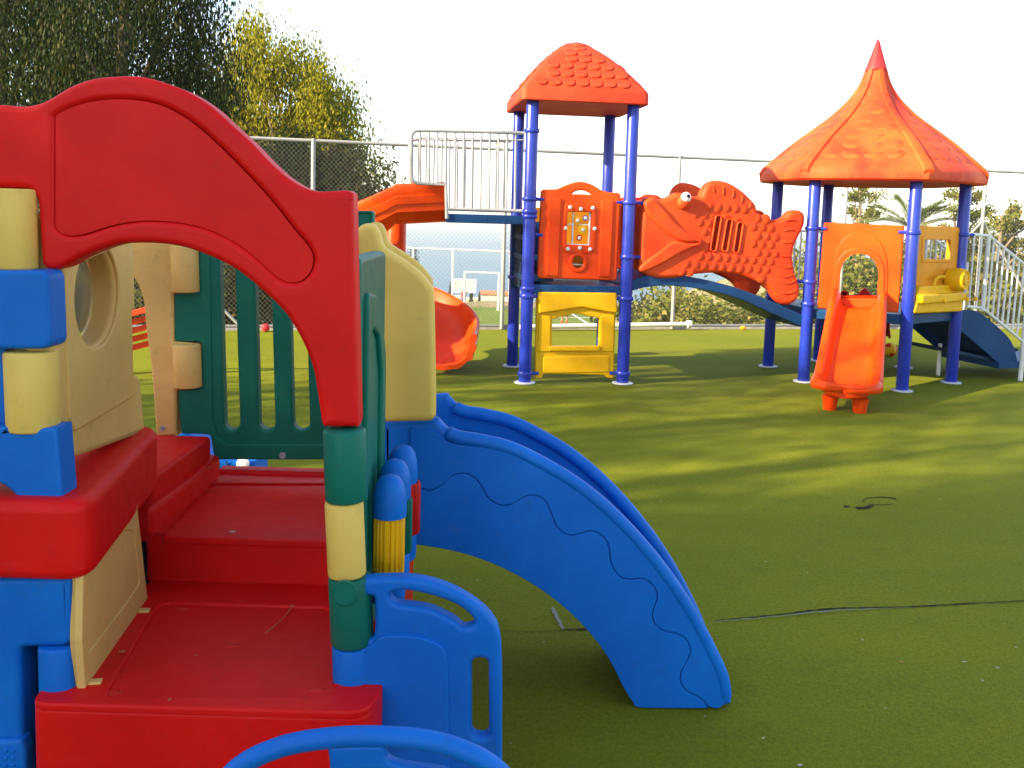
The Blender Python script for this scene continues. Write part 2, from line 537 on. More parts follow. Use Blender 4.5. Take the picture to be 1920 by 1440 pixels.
xs = axis(-24, 30, 1.5, 9000.); ys = axis(-20, 90, 1.5, 9000.)
X, Y = np.meshgrid(xs, ys)
Z = height(X, Y)
rg = np.random.default_rng(3)
Z = Z + np.where((Y - fence_y(X)) > 2.5, rg.normal(0, .06, Z.shape), 0)
nx, ny = len(xs), len(ys)
V = np.stack([X.ravel(), Y.ravel(), Z.ravel()], 1)
Fc = [(j*nx + i, j*nx + i + 1, (j+1)*nx + i + 1, (j+1)*nx + i) for j in range(ny - 1) for i in range(nx - 1)]
mk('terrain', V, Fc, SOIL, kind='structure')

tx = np.arange(-30, 30.1, 1.0)
TV = []; TF = []
for i, x in enumerate(tx):
    yf = fence_y(x) - .06
    for y in (-22, yf): TV.append((x, y, 0.0))
for i in range(len(tx) - 1): TF.append((2*i, 2*i + 2, 2*i + 3, 2*i + 1))
mk('playground_turf', TV, TF, TURF, kind='structure')

# sea
mk('sea', [(-14000, 150, -46), (14000, 150, -46), (14000, 14000, -46), (-14000, 14000, -46)], [(0, 1, 2, 3)], SEA, kind='structure')

# football pitch beyond the fence
PZ = -3.70
p_a = G(700, 573, PZ); p_b = G(1212, 581, PZ); p_c = G(1300, 617, PZ)
dr = (p_c - p_b).normalized(); p_d = p_b + dr * ((24 - p_b.y) / dr.y)
mk('football_pitch', [p_a, p_b, p_d, Vector((-16, 24, PZ)), Vector((-16, p_a.y, PZ))], [(0, 4, 3, 2, 1)], PITCHM, kind='structure')
side = Vector((1, .05, 0)).normalized()
mk('pitch_path', [p_b, p_b + side * 3.2, p_d + side * 3.2, p_d], [(0, 3, 2, 1)], CONC, kind='structure')
def line(name, a, b, w, z, mat):
    a = Vector(a); b = Vector(b); t = (b - a).normalized(); s = Vector((-t.y, t.x, 0)) * w / 2
    q = [a - s, b - s, b + s, a + s]
    return mk(name, [(v.x, v.y, z) for v in q], [(0, 1, 2, 3)], mat, kind='structure')
line('pitch_marking', G(1068, 586, PZ + .004), G(1118, 616, PZ + .004), .12, PZ + .004, WHITE)
line('pitch_marking', G(1138, 592, PZ + .004), G(1176, 614, PZ + .004), .12, PZ + .004, WHITE)
line('pitch_marking', G(1000, 594, PZ + .004), G(1250, 598, PZ + .004), .12, PZ + .004, WHITE)

# the seam and the drain patch in the turf
def ribbon(name, pts, ws, z, mat, jit=0, seed=1):
    rnd = random.Random(seed)
    P = smooth_open([tuple(G(x, y, z)[:2]) for x, y in pts], 12)
    W = np.interp(np.linspace(0, 1, len(P)), np.linspace(0, 1, len(ws)), ws)
    V = []; Fc = []
    for i, p in enumerate(P):
        a = Vector(P[max(i-1, 0)]); b = Vector(P[min(i+1, len(P)-1)])
        t = (b - a).normalized(); s = Vector((-t.y, t.x))
        w = W[i] * (1 + rnd.uniform(-jit, jit)); c = Vector(p) + s * rnd.uniform(-jit, jit) * .004
        V += [(c.x - s.x*w/2, c.y - s.y*w/2, z), (c.x + s.x*w/2, c.y + s.y*w/2, z)]
    for i in range(len(P) - 1): Fc.append((2*i, 2*i+1, 2*i+3, 2*i+2))
    return mk(name, V, Fc, mat, kind='structure')
SEAM = plastic('dark_seam_rubber', (.010, .014, .008), rough=.9)  # plain dark tone for seam lines, patch rim and stains
BACKING = plastic('turf_backing', (.20, .22, .17), rough=.8)
ribbon('turf_seam', [(1340, 1163), (1440, 1154), (1560, 1141), (1700, 1137.5), (1820, 1131), (1960, 1124)], [.004, .010, .009, .008, .006], .004, SEAM, .5)
ribbon('turf_seam_edge', [(1340, 1165.5), (1440, 1156.8), (1560, 1145), (1640, 1141), (1720, 1138.6)], [.002, .005, .007, .003, .0005], .008, BACKING, .7, 2)
ribbon('turf_seam', [(1036, 1139), (1046, 1160), (1056, 1180)], [.016, .014, .010], .004, BACKING, .6, 3)
ribbon('turf_seam', [(1056, 1180), (1100, 1179), (1150, 1176)], [.008, .010, .006], .004, SEAM, .4, 4)
ribbon('turf_seam', [(930, 1181), (1000, 1184), (1056, 1181)], [.002, .003, .003], .004, SEAM, .4, 5)
rr = random.Random(8)
dp = [G(1650 + 36 * math.cos(a) * rr.uniform(.85, 1.1), 939 + 8 * math.sin(a) * rr.uniform(.85, 1.1), .004) for a in [2*PI*k/18 for k in range(18)]]
dpi = [G(1650 + 32.5 * math.cos(a), 939 + 6.9 * math.sin(a), .004) for a in [2*PI*k/18 for k in range(18)]]
mk('drain_patch_rim', dp + dpi, [(k, (k+1) % 18, 18 + (k+1) % 18, 18 + k) for k in range(18)], SEAM, kind='structure')
for k, (bx, by, sx, sy) in enumerate([(1615, 952, 18, 3), (1588, 949, 8, 2.2), (1630, 949, 10, 2.4)]):
    mk('turf_stain', [G(bx + sx * math.cos(a) * rr.uniform(.5, 1.1), by + sy * math.sin(a) * rr.uniform(.5, 1.1), .004) for a in [2*PI*j/12 for j in range(12)]], [tuple(range(12))], SEAM, kind='structure')

# ------------------------------------------------------------------ near toddler climber
CL = thing('toddler_climber', (-.75, 2.6, 0), 'moulded plastic toddler climber with red arch, blue curved slide and red steps', 'play climber')
FRONT = yplane(2.25)
zA = zz((0, 100), 2.743); zB = zz((0, 500), 2.743); zC = zz((0, 915), 2.743)
zD = zz((580, 700), 1.945)

# red arch: thin field with a raised, rolled border
arch_out = smooth([(-330, 196, 1), (-40, 195.5, 1)] + zA([(0, 262), (100, 270), (170, 262), (240, 235), (350, 170), (460, 130), (600, 114), (720, 117), (830, 145), (960, 195), (1080, 270), (1180, 360), (1290, 460), (1380, 555), (1470, 635), (1550, 685), (1620, 708), (1700, 708), (1775, 704), (1806, 716), (1815, 745)])
    + [(664, 465), (666, 556), (672, 790, 1), (670, 802, 1), (606, 802, 1), (602, 794, 1)]
    + [(594, 740), (585, 690), (565, 640), (535, 590), (490, 545), (440, 505), (390, 480), (340, 463), (290, 456), (240, 456)]
    + zA([(590, 985), (480, 1020), (390, 1060), (330, 1095), (280, 1112), (235, 1108), (212, 1085), (205, 1050), (190, 800), (178, 740), (150, 700), (80, 692, 1)]) + [(-330, 352, 1)], 5)
arch_in = smooth(zA([(250, 345), (330, 295), (430, 258), (540, 240), (650, 238), (760, 250), (870, 285), (1000, 365), (1130, 480), (1260, 610), (1390, 750), (1500, 890), (1580, 985), (1608, 1040), (1605, 1100), (1570, 1155), (1520, 1178), (1460, 1170), (1400, 1130), (1320, 1055), (1230, 985), (1130, 930), (1020, 890), (900, 868), (760, 860), (640, 872), (540, 895), (450, 925), (370, 938), (310, 920), (265, 870), (245, 800), (235, 650), (232, 450), (236, 375)]), 5)
arch_in = [(max(x, 102 + .1 * abs(y - 260) * 0), y) for x, y in arch_in]
arch_in = [p for k, p in enumerate(arch_in) if k == 0 or (abs(p[0] - arch_in[k-1][0]) + abs(p[1] - arch_in[k-1][1])) > 1.5]
ar = panel('arch_panel', CL, RED, FRONT, [arch_out, arch_in], .085, .017, 7)
panel('arch_field', ar, RED, FRONT.off(-.0055), [[(x + (2 if x < 104 else 0), y) for x, y in arch_in]], .06, .0004, 0)

def seg(name, mat, a, b, Yd, rpx):
    r = rpx / F_PX * Yd
    g = post_geo(YP(a[0], a[1], Yd), YP(b[0], b[1], Yd), r, 24, .007)
    return mk(name, g[0], g[1], mat, CL, angle=70)
# right corner post: stacked knuckles of the panels that meet there
seg('post_knuckle', GREEN, (646, 804), (650, 937), 2.27, 41)
seg('post_knuckle', YEL, (645, 938), (651, 1078), 2.27, 37)
pk = seg('post_knuckle', GREEN, (656, 1079), (661, 1204), 2.27, 42)
g = lathe_geo([(.024, 0), (.032, .004), (.033, .008), (.029, .011), (.028, .010), (.027, .0085), (.001, .0085)], YP(648, 1110, 2.214), (0, -1, .05), 20)
mk('hinge_disc', g[0], g[1], GREEN, pk)
seg('post_knuckle', BLUE, (661, 1206), (664, 1337), 2.27, 40)
# left corner post
seg('post_knuckle', YEL, (28, 354), (32, 505), 2.25, 38)
seg('post_knuckle', YEL, (58, 657), (64, 805), 2.24, 48)
seg('post_knuckle', BLUE, (75, 800), (80, 950), 2.24, 38)
seg('post_knuckle', BLUE, (112, 1204), (116, 1350), 2.2, 39)
panel('side_panel', CL, BLUE, yplane(2.19), [rounded([(-260, 507), (89, 507), (95, 655), (-260, 655)], 20, 6)], .09, .011, 5)
panel('side_panel', CL, BLUE, yplane(2.24), [[(-260, 600), (10, 640), (14, 850), (-260, 850)]], .05, .01)
panel('side_panel', CL, BLUE, yplane(2.19), [smooth([(-260, 796, 1), (0, 800), (24, 806, 1), (106, 803, 1), (117, 938, 1), (104, 949), (60, 952), (40, 946), (24, 925), (0, 908), (-40, 900), (-260, 898, 1)], 4)], .085, .010, 5)
lb = panel('ladder_panel', CL, BLUE, yplane(2.17), [rounded([(-260, 1085), (131, 1085), (136, 1200), (122, 1213), (36, 1216), (42, 1395), (48, 1440), (52, 2000), (-260, 2000)], 10)], .09, .016, 5)
panel('ladder_foot', CL, BLUE, yplane(2.155), [rounded([(-260, 1388), (40, 1388), (47, 1410), (52, 2000), (-260, 2000)], 6)], .05, .012)
for sx in (11, 25):
    for sy in (1407, 1421, 1434):
        g = lathe_geo([(.0052, 0), (.0052, .002), (.003, .0045), (.0005, .005)], YP(sx, sy, 2.155), (0, -1, 0), 10)
        mk('stud', g[0], g[1], BLUE, lb)

# decks (plan shapes, extruded upwards)
def slab(name, mat, plan, z0, z1, bev, parent=CL, res=5):
    P = Plane((0, 0, z1), (1, 0, 0), (0, 1, 0))
    return panel(name, parent, mat, P, [plan], z1 - z0, bev, res, uv=True)
def slab_ring(name, mat, plan, hole, z0, z1, bev, parent=CL):
    P = Plane((0, 0, z1), (1, 0, 0), (0, 1, 0))
    return panel(name, parent, mat, P, [plan, hole], z1 - z0, bev, 4, uv=True)
ud = rounded([(-2.4, 2.14), (-1.0, 2.14), (-1.135, 2.96), (-2.4, 2.96)], .09, 8)
slab('upper_deck', RED, ud, .735, .935, .03)
d1 = rounded([(-1.135, 2.10), (-.325, 2.10), (-.30, 2.2), (-.34, 2.88), (-1.135, 2.88)], .05, 5)
slab('lower_deck', RED, d1, .14, .446, .02)
d1h = [tuple(G(x, y, .45)[:2]) for x, y in rounded([(196, 1308), (300, 1131), (622, 1140), (628, 1306)], 20, 4)]
slab_ring('lower_deck_rim', RED, d1, d1h, .43, .453, .007)
d2 = rounded([(-1.15, 2.845), (-.36, 2.845), (-.36, 3.60), (-1.15, 3.60)], .02, 4)
slab('upper_step', RED, d2, .44, .60, .016)
slab('step_riser', RED, rounded([(-1.12, 2.875), (-.36, 2.875), (-.36, 3.5), (-1.12, 3.5)], .01, 3), .40, .52, .008)
d2h = [tuple(G(x, y, .60)[:2]) for x, y in rounded([(300, 1008), (392, 908), (640, 908), (640, 1018)], 10, 4)]
slab_ring('upper_step_rim', RED, d2, d2h, .58, .606, .006)
slab('step_back_lip', RED, rounded([(-1.14, 3.53), (-.36, 3.53), (-.36, 3.60), (-1.14, 3.60)], .01, 3), .55, .622, .012)
slab('landing_block', RED, rounded([(-2.2, 2.93), (-1.155, 2.93), (-1.15, 3.50), (-2.2, 3.50)], .02, 4), .55, .765, .018)
slab('landing_skirt', RED, rounded([(-2.2, 2.855), (-1.13, 2.855), (-1.115, 3.2), (-1.125, 3.53), (-2.2, 3.53)], .02, 4), .57, .685, .018)
for dx, dy in ((213, 1300), (596, 1294), (436, 1211), (340, 1142)):
    c = G(dx, dy, .446)
    g = ball_geo(c, .022, .011, .004, 12, 6); mk('dimple_shade', g[0], g[1], DRED, CL)  # low mound; the dent's shade is put into its deeper red
for dx, dy in ((513, 946), (430, 994)):
    c = G(dx, dy, .60)
    g = ball_geo(c, .016, .008, .003, 12, 6); mk('dimple_shade', g[0], g[1], DRED, CL)  # same here: deeper red carries the shade of a dent

# tan infill below the upper deck
n0 = G(158, 1295, .45); n1 = G(278, 1122, .45)
TP = Plane(n0, (n1 - n0))
tl = rounded([(156, 1085), (170, 1000), (255, 925), (277, 1122), (160, 1294), (154, 1200)], 3, 2)
panel('infill_panel', CL, TAN, TP.off(-.004), [tl], .03, .004)
panel('infill_border', CL, TAN, TP, [tl, rounded(zC([(452, 855), (640, 610), (722, 490), (690, 215), (640, 215), (480, 350), (440, 460), (440, 700)]), 8, 4)], .02, .003)
for a in ((178, 1280), (270, 1146)):
    c = G(a[0], a[1], .455); rbox('clip', CL, TAN, c - Vector((.014, .01, .004)), (.03, .006, 0), (-.004, .022, 0), (0, 0, .008), .002)

# tan wall with the round window
w0 = YP(118, 862, 2.27); w1 = YP(274, 812, 2.93)
WP = Plane(w0, Vector((w1.x - w0.x, w1.y - w0.y, 0)))
wl = rounded([(101, 514), (116, 506), (120, 400), (252, 420), (254, 500), (255, 584), (245, 590), (251, 700), (264, 705), (274, 811), (126, 866), (119, 858), (113, 795), (104, 655)], 3, 3)
hole = [WP.uv(176, 470)[0], 0]
hc = WP.uv(177, 553); h1 = WP.uv(216, 553)[0] - hc[0]; h0 = hc[0] - WP.uv(139, 553)[0]; hv = (WP.uv(177, 460)[1] - WP.uv(177, 648)[1]) / 2
hc = (hc[0] + (h1 - h0) / 2, (WP.uv(177, 460)[1] + WP.uv(177, 648)[1]) / 2); hu = (h0 + h1) / 2
ell = circle(hc[0], hc[1], hu, hv, 40)
wuv = [WP.uv(x, y) for x, y in wl]
win = panel('window_panel', CL, TAN, WP, [wuv, ell], .075, .018, 5, uv=True)
inl = [WP.uv(x, y) for x, y in rounded([(116, 500), (127, 785), (136, 811), (248, 744), (240, 440)], 8, 4)]
panel('window_panel_field', CL, TAN, WP.off(.007), [inl, circle(hc[0], hc[1], hu * 1.08, hv * 1.05, 40)], .02, .007, 4, uv=True)
V, Fc = ball_geo((0, 0, 0), 1, 1, 1, 28, 16)
V = [WP.w(hc[0] + v.x * hu * .93, hc[1] + v.y * hv * .93, -.07 + v.z * .035) for v in V]
mk('window_dome', V, Fc, DOME, win)

# tan back wall with the arched doorway, knuckled into the green slatted wall
BP = yplane(3.5)
bt = smooth([(372, 400, 1), (366, 461, 1), (372, 548, 1), (325, 550, 1), (326, 640, 1), (371, 645, 1), (377, 725, 1), (330, 731, 1), (329, 805, 1), (331, 818, 1), (292, 820, 1), (283, 700), (273, 620), (267, 560), (254, 527), (235, 505), (200, 490), (120, 484), (40, 500), (15, 540), (5, 600), (0, 820, 1), (-80, 820, 1), (-80, 400, 1)], 4)
b1 = panel('back_wall', CL, TAN, BP, [bt], .07, .014, 5)
seg('back_knuckle', TAN, (345, 461), (348, 548), 3.5, 26)
seg('back_knuckle', TAN, (350, 645), (353, 726), 3.5, 26)
g = lathe_geo([(.011, 0), (.011, .003), (.005, .0035), (.004, .001), (.0005, .001)], YP(305, 803, 3.5), (0, -1, 0), 12); mk('screw', g[0], g[1], GALV, b1)
GP = yplane(3.515)
gl = rounded([(372, 395), (372, 545), (327, 551), (327, 640), (378, 641), (378, 728), (334, 732), (339, 813), (394, 815), (402, 862), (712, 862), (700, 395)], 6, 3)
def slot(xa, xb, ya, xa2, xb2, yb):
    return [(xa, ya), (xb, ya)] + [(( xa2 + xb2) / 2 + (xb2 - xa2) / 2 * math.cos(t), yb - 14 + 14 * math.sin(t)) for t in [PI * k / 8 for k in range(9)]]
slots = [slot(409, 437, 425, 420, 449, 807), slot(475, 505, 425, 485, 515, 807), slot(539, 570, 425, 549, 580, 807), slot(604, 634, 425, 613, 644, 807)]
gw = panel('slatted_wall', CL, GREEN, GP, [gl] + slots, .06, .012, 4)
panel('slatted_wall_border', CL, GREEN, GP.off(.008), [gl, rounded([(392, 400), (398, 790), (408, 820), (424, 833), (705, 834), (695, 400)], 4, 3)], .02, .006)
g = lathe_geo([(.013, 0), (.013, .003), (.006, .0035), (.005, .001), (.0005, .001)], YP(530, 854, 3.506), (0, -1, 0), 12); mk('screw', g[0], g[1], GALV, gw)

# green side wall carrying the slide, seen edge on
SW = Plane((-.385, 2.33, 0), (0, 1, 0))
swl = rounded([(0, .47), (.46, .47), (.46, 1.53), (0, 1.53)], .03, 4)
panel('side_wall', CL, GREEN, SW, [swl], .05, .014, 4, uv=True)
panel('side_wall_frame', CL, GREEN, SW.off(.014), [rounded([(.05, .47), (.40, .47), (.40, 1.22), (.30, 1.36), (.2, 1.42), (.05, 1.44)], .04, 4), rounded([(.12, .53), (.33, .53), (.33, 1.17), (.26, 1.3), (.12, 1.34)], .03, 4)], .03, .01, 4, uv=True)

YS = G(1280, 1327, 0).y - .01
# tan slide wings
zW = zz((640, 220), 2.77)
wing = smooth(zW([(68, 655), (70, 610), (90, 568), (130, 551), (170, 560), (196, 600), (215, 662), (250, 695), (330, 745), (410, 808), (458, 868), (477, 912)]) + [(814, 617), (816, 740), (815.5, 782, 1), (808, 791, 1), (722, 793, 1), (712, 790, 1), (690, 760, 1), (668, 520, 1)], 5)
panel('slide_wing', CL, YEL, yplane(YS - .045), [wing], .06, .022, 6)
panel('slide_wing', CL, YEL, yplane(3.46), [[(p[0] * .88 + 96, p[1] * .88 + 48) for p in wing]], .06, .022, 6)
rbox('slide_sill', CL, TAN, YP(690, 860, 3.05), (.09, 0, 0), (0, .4, 0), (0, 0, .17), .01)

# blue slide: two moulded sides with a bed between them
sl_top = [(716, 794), (760, 791), (816, 786), (824, 790), (836, 803), (850, 812), (880, 818), (930, 826), (985, 847), (1045, 878), (1105, 918), (1165, 972), (1225, 1035), (1272, 1100), (1312, 1165), (1345, 1228), (1366, 1275), (1373, 1300)]
sl_bot = [(1372, 1322), (1352, 1329), (1280, 1330), (1214, 1327), (1190, 1314), (1168, 1286), (1140, 1235), (1100, 1183), (1050, 1134), (990, 1092), (920, 1057), (850, 1035), (780, 1023), (716, 1018)]
side_out = smooth([(716, 794, 1)] + sl_top[1:-1] + [(1374, 1300), (1372, 1322, 1), (1352, 1329, 1)] + sl_bot[2:-1] + [(716, 1018, 1)], 4)
sp_ = yplane(YS)
near = panel('slide_side', CL, BLUE, sp_.off(-.006), [side_out], .06, .022, 6)
far_pl = yplane(YS + .42)
off = []
for p in side_out:
    w = sp_.px(*p); off.append((w.x, w.z))
panel('slide_side', CL, BLUE, Plane((0, YS + .42, 0), (1, 0, 0)), [off], .05, .02, 6, uv=True)
# two skins with a wavy joint between them
wave = zz((600, 700), 2.1817)([(370, 432), (410, 470), (455, 478), (500, 455), (540, 420), (585, 409), (630, 425), (662, 465), (690, 512), (735, 538), (785, 536), (830, 508), (875, 499), (920, 520), (945, 570), (970, 630), (1020, 662), (1065, 655), (1110, 645), (1155, 665), (1182, 710), (1190, 775), (1225, 830), (1270, 843), (1320, 840), (1362, 868), (1380, 915), (1362, 975), (1365, 1015), (1400, 1052), (1450, 1063), (1495, 1085), (1515, 1130), (1505, 1170), (1480, 1215), (1475, 1260), (1500, 1300), (1545, 1322), (1572, 1343), (1583, 1360)])
wv = smooth_open(wave, 4)
def inward(pts, d):
    c = []
    N = len(pts)
    for i in range(N):
        a = Vector(pts[i-1]); b = Vector(pts[(i+1) % N]); t = (b - a)
        if t.length < 1e-6: c.append(pts[i]); continue
        t.normalize(); n = Vector((-t.y, t.x))
        q = Vector(pts[i]) + n * d; c.append((q.x, q.y))
    return c
low_edge = [(1328, 1328), (1205, 1327), (1187, 1317), (1169, 1289), (1141, 1234), (1101, 1181), (1050, 1132), (990, 1090), (920, 1055), (850, 1033), (780, 1021), (769, 1020)]
lower_skin = [(x - 1.1, y + 1.1) for x, y in wv] + smooth_open(low_edge, 3)
rail_low = [(1352, 1326), (1362, 1300), (1352, 1270), (1330, 1222), (1296, 1163), (1256, 1102), (1210, 1042), (1152, 982), (1094, 930), (1036, 891), (978, 860), (926, 842), (876, 836), (842, 830), (818, 812), (769, 802)]
upper_skin = [(x + 1.1, y - 1.1) for x, y in wv] + smooth_open([(1334, 1327)] + rail_low, 3)
panel('slide_skin', near, BLUE, sp_.off(.004), [lower_skin], .018, .0022, 2)
panel('slide_skin', near, BLUE, sp_.off(.004), [upper_skin], .018, .0022, 2)
# rolled top rails
for k, (dy, nm) in enumerate(((0.0, 'slide_rail'), (.40, 'slide_rail'))):
    pts = []
    for (x, y) in smooth_open([(838, 812), (862, 822), (905, 829), (960, 843), (1020, 872), (1080, 908), (1140, 956), (1200, 1017), (1255, 1086), (1300, 1155), (1335, 1222), (1357, 1272), (1362, 1310)], 4):
        w = sp_.px(x, y); pts.append(Vector((w.x - .004, YS + dy + .014, w.z)))
    tube(nm, CL, BLUE, pts, [.012] + [.024] * (len(pts) - 2) + [.02], 14)
bed = []
for (x, y) in smooth_open([(690, 850), (760, 852), (820, 856), (880, 866), (940, 884), (1000, 912), (1060, 950), (1120, 1000), (1180, 1065), (1235, 1140), (1280, 1215), (1310, 1270), (1345, 1305)], 4):
    w = sp_.px(x, y); bed.append((w.x, w.z))
V = []; Fc = []
for i, (x, z) in enumerate(bed): V += [(x, YS + .02, z), (x, YS + .08, z - .008), (x, YS + .36, z - .008), (x, YS + .42, z)]
for i in range(len(bed) - 1):
    for k in range(3): Fc.append((i*4 + k, (i+1)*4 + k, (i+1)*4 + k + 1, i*4 + k + 1))
sb = mk('slide_bed', V, Fc, BLUE, CL); sb.modifiers.new('s', 'SOLIDIFY').thickness = .02

# roller toys on the outside of the side wall
for (x, y, rz, rol) in ((-.318, 2.44, 0.0, YELLOW), (-.325, 2.60, 0.0, GREEN), (-.322, 2.76, .0, DRED)):
    g = lathe_geo([(.046, .825), (.047, .84), (.047, .865), (.045, .89), (.038, .915), (.026, .932), (.012, .938), (.001, .939)], (x, y, 0), (0, 0, 1), 24)
    mk('roller_cap', g[0], g[1], BLUE, CL)
    prof = [(.041 + (.0035 if k % 2 else 0), k) for k in range(48)]
    V = []; Fc = []
    R0 = .040 if rol is YELLOW else (.050 if rol is GREEN else .054)
    for z in (.665, .67, .82, .826):
        rr_ = R0 - (.004 if z in (.665, .826) else 0)
        for k in range(72):
            a = 2*PI*k/72; q = rr_ + .0028 * (1 if math.sin(a * 18) > 0 else -1)
            V.append((x + q * math.cos(a), y + q * math.sin(a), z))
    for i in range(3):
        for k in range(72): Fc.append((i*72 + k, i*72 + (k+1) % 72, (i+1)*72 + (k+1) % 72, (i+1)*72 + k))
    mk('roller', V, Fc, rol, CL, angle=30)
    g = lathe_geo([(.03, .575), (.044, .585), (.047, .61), (.047, .655), (.044, .664)], (x, y, 0), (0, 0, 1), 24)
    mk('roller_foot', g[0], g[1], BLUE, CL)

# blue handrail panels on both sides of the entry
HP = yplane(2.238)
ho = smooth([(676, 1090), (700, 1086), (760, 1085), (811, 1093), (858, 1111), (899, 1137), (924, 1163), (937, 1194), (941, 1266), (941, 1440), (941, 2000, 1), (626, 2000, 1), (625, 1340, 1), (621, 1210, 1), (640, 1204, 1), (690, 1200), (701, 1190), (702, 1140), (699, 1120), (678, 1118), (673, 1103)], 4)
hh1 = smooth([(734, 1113), (760, 1109), (811, 1119), (858, 1137), (886, 1160), (888, 1174), (868, 1178), (852, 1165), (811, 1145), (775, 1138), (745, 1134), (733, 1125)], 4)
hh2 = rounded([(884, 1236), (916, 1236), (917, 1386), (884, 1384)], 15, 5)
hr = panel('handrail_panel', CL, BLUE, HP, [ho, hh1, hh2], .05, .014, 6)
panel('handrail_field', hr, BLUE, HP.off(.007), [rounded([(634, 1222), (690, 1216), (712, 1192), (780, 1192), (836, 1212), (842, 1290), (842, 1990), (634, 1990)], 22, 5)], .02, .006, 4)
HP2 = yplane(1.64)
hb2 = panel('handrail_panel', CL, BLUE, HP2.off(-.005), [smooth([(585, 2500, 1), (585, 1700), (597, 1560), (612, 1475), (617, 1437), (611, 1399, 1), (725, 1397, 1), (727, 1425), (760, 1438), (830, 1449), (885, 1471), (930, 1504), (958, 1560), (968, 1700), (968, 2500, 1)], 4)], .03, .010, 4)
tube('handrail', hb2, BLUE, [HP2.off(-.02).px(x, y) for x, y in smooth_open([(398, 2500), (398, 1620), (404, 1520), (425, 1462), (460, 1430), (505, 1408), (560, 1392), (640, 1382), (720, 1381), (800, 1388), (868, 1407), (925, 1438), (966, 1488), (985, 1560), (990, 1700), (990, 2500)], 5)], .0195, 16)
slab('entry_step', RED, rounded([(-.62, 1.62), (.0, 1.62), (.0, 2.3), (-.62, 2.3)], .04, 4), 0, .22, .03)
slab('foot_block', RED, rounded([(-1.12, 2.2), (-.36, 2.2), (-.36, 3.55), (-1.12, 3.55)], .04, 4), 0, .40, .02)
slab('foot_block', BLUE, rounded([(-2.3, 2.25), (-1.22, 2.25), (-1.22, 3.40), (-2.3, 3.40)], .04, 4), 0, .56, .02)


# ------------------------------------------------------------------ far play structure (two towers joined by a fish tunnel)
def V3(a, z=0.0): return Vector((a[0], a[1], z))
U1 = Vector((.975, .125, 0)).normalized(); W1 = Vector((-U1.y, U1.x, 0))
T1 = .985
pA = Vector((.145, 8.95, 0)); pB = pA + U1 * T1; pC = pA + W1 * T1; pD = pB + W1 * T1
HC = Vector((3.806, 10.03, 0)); HS = .945
HA = [-143.2, -83.2, -23.2, 36.8, 96.8, 156.8]
FL, FR, RR, BR, BL, LL = [HC + Vector((math.cos(math.radians(a)), math.sin(math.radians(a)), 0)) * HS for a in HA]
PS = thing('play_structure', (2.2, 9.7, 0), 'two roofed blue-post play towers joined by an orange fish tunnel bridge with slides', 'playground')
PR = .060

def make_post(p, ztop, collars, clamps=()):
    o = MB().add(post_geo((p.x, p.y, .005), (p.x, p.y, ztop), PR, 20, .004)).build('post', POST, PS, 60)
    g = lathe_geo([(.10, .002), (.105, .006), (.105, .012), (.098, .016), (PR + .004, .018)], (p.x, p.y, 0), (0, 0, 1), 24)
    mk('base_plate', g[0], g[1], FLANGE, o)
    for z in collars:
        g = lathe_geo([(PR, -.022), (PR + .009, -.02), (PR + .014, -.012), (PR + .014, .012), (PR + .009, .02), (PR, .022)], (p.x, p.y, z), (0, 0, 1), 22)
        mk('collar', g[0], g[1], POST, o)
    for (z, d) in clamps:
        d = Vector(d).normalized()
        c = Vector((p.x, p.y, z)) + d * PR
        g = tube_geo([c, c + d * .075], .017, 8); mk('clamp', g[0], g[1], POST, o)
    return o
def zat(y, x, p):
    """height of photo pixel (x, y) on the vertical through p"""
    return Plane((p.x, p.y, 0), (1, 0, 0)).px(x, y).z
cA = [zat(y, 990, pA) for y in (245, 373, 397, 406, 541, 555, 700)]
cB = [zat(y, 1180, pB) for y in (380, 482, 560, 700)]
make_post(pA, 2.80, cA, [(cA[1], U1), (cA[5], U1), (cA[6], U1), (zat(440, 990, pA), U1)])
make_post(pB, 2.80, cB, [(cB[0], U1), (cB[0], -U1), (cB[1], U1), (cB[2], -U1), (cB[3], -U1)])
make_post(pC, 2.80, [1.62, .98]); make_post(pD, 2.80, [.98])
make_post(FL, 2.2, [zat(y, 1520, FL) for y in (428, 528, 570)], [(zat(428, 1520, FL), FL - pB), (zat(428, 1520, FL), FR - FL), (zat(528, 1520, FL), pB - FL)])
make_post(FR, 2.2, [zat(436, 1712, FR)], [(zat(436, 1712, FR), FL - FR)])
make_post(RR, 2.2, [zat(440, 1812, RR)], [(zat(440, 1812, RR), (1, .2, 0))])
make_post(BR, 2.2, [1.55]); make_post(BL, 2.2, [1.55, .8]); make_post(LL, 2.2, [1.55, .8])

# --- square roof with scalloped shingles
TC = (pA + pB + pC + pD) / 4
hb = .620
def sq(h, z, rc=.10):
    out = []
    r = min(rc, h * .5) if h > .02 else h * .5
    for (sx, sy) in ((1, -1), (1, 1), (-1, 1), (-1, -1)):
        for k in range(4):
            a0 = {(1, -1): -90, (1, 1): 0, (-1, 1): 90, (-1, -1): 180}[(sx, sy)]
            a = math.radians(a0 + 90 * k / 3)
            out.append(TC + U1 * (sx * (h - r) + r * math.cos(a)) + W1 * (sy * (h - r) + r * math.sin(a)) + Vector((0, 0, z)))
    return out
def rz1(s): return 2.835 + .555 * (1 - s ** 1.55)
rings = [sq(hb - .07, 2.735, .06), sq(hb - .01, 2.725, .06), sq(hb + .002, 2.735, .06), sq(hb, 2.83, .06)]
for s in (.975, .9, .8, .7, .6, .5, .4, .3, .22, .15, .09, .04, .005): rings.append(sq(hb * s, rz1(s), .05 + .06 * (1 - s)))
V = [p for r in rings for p in r]; n = 16
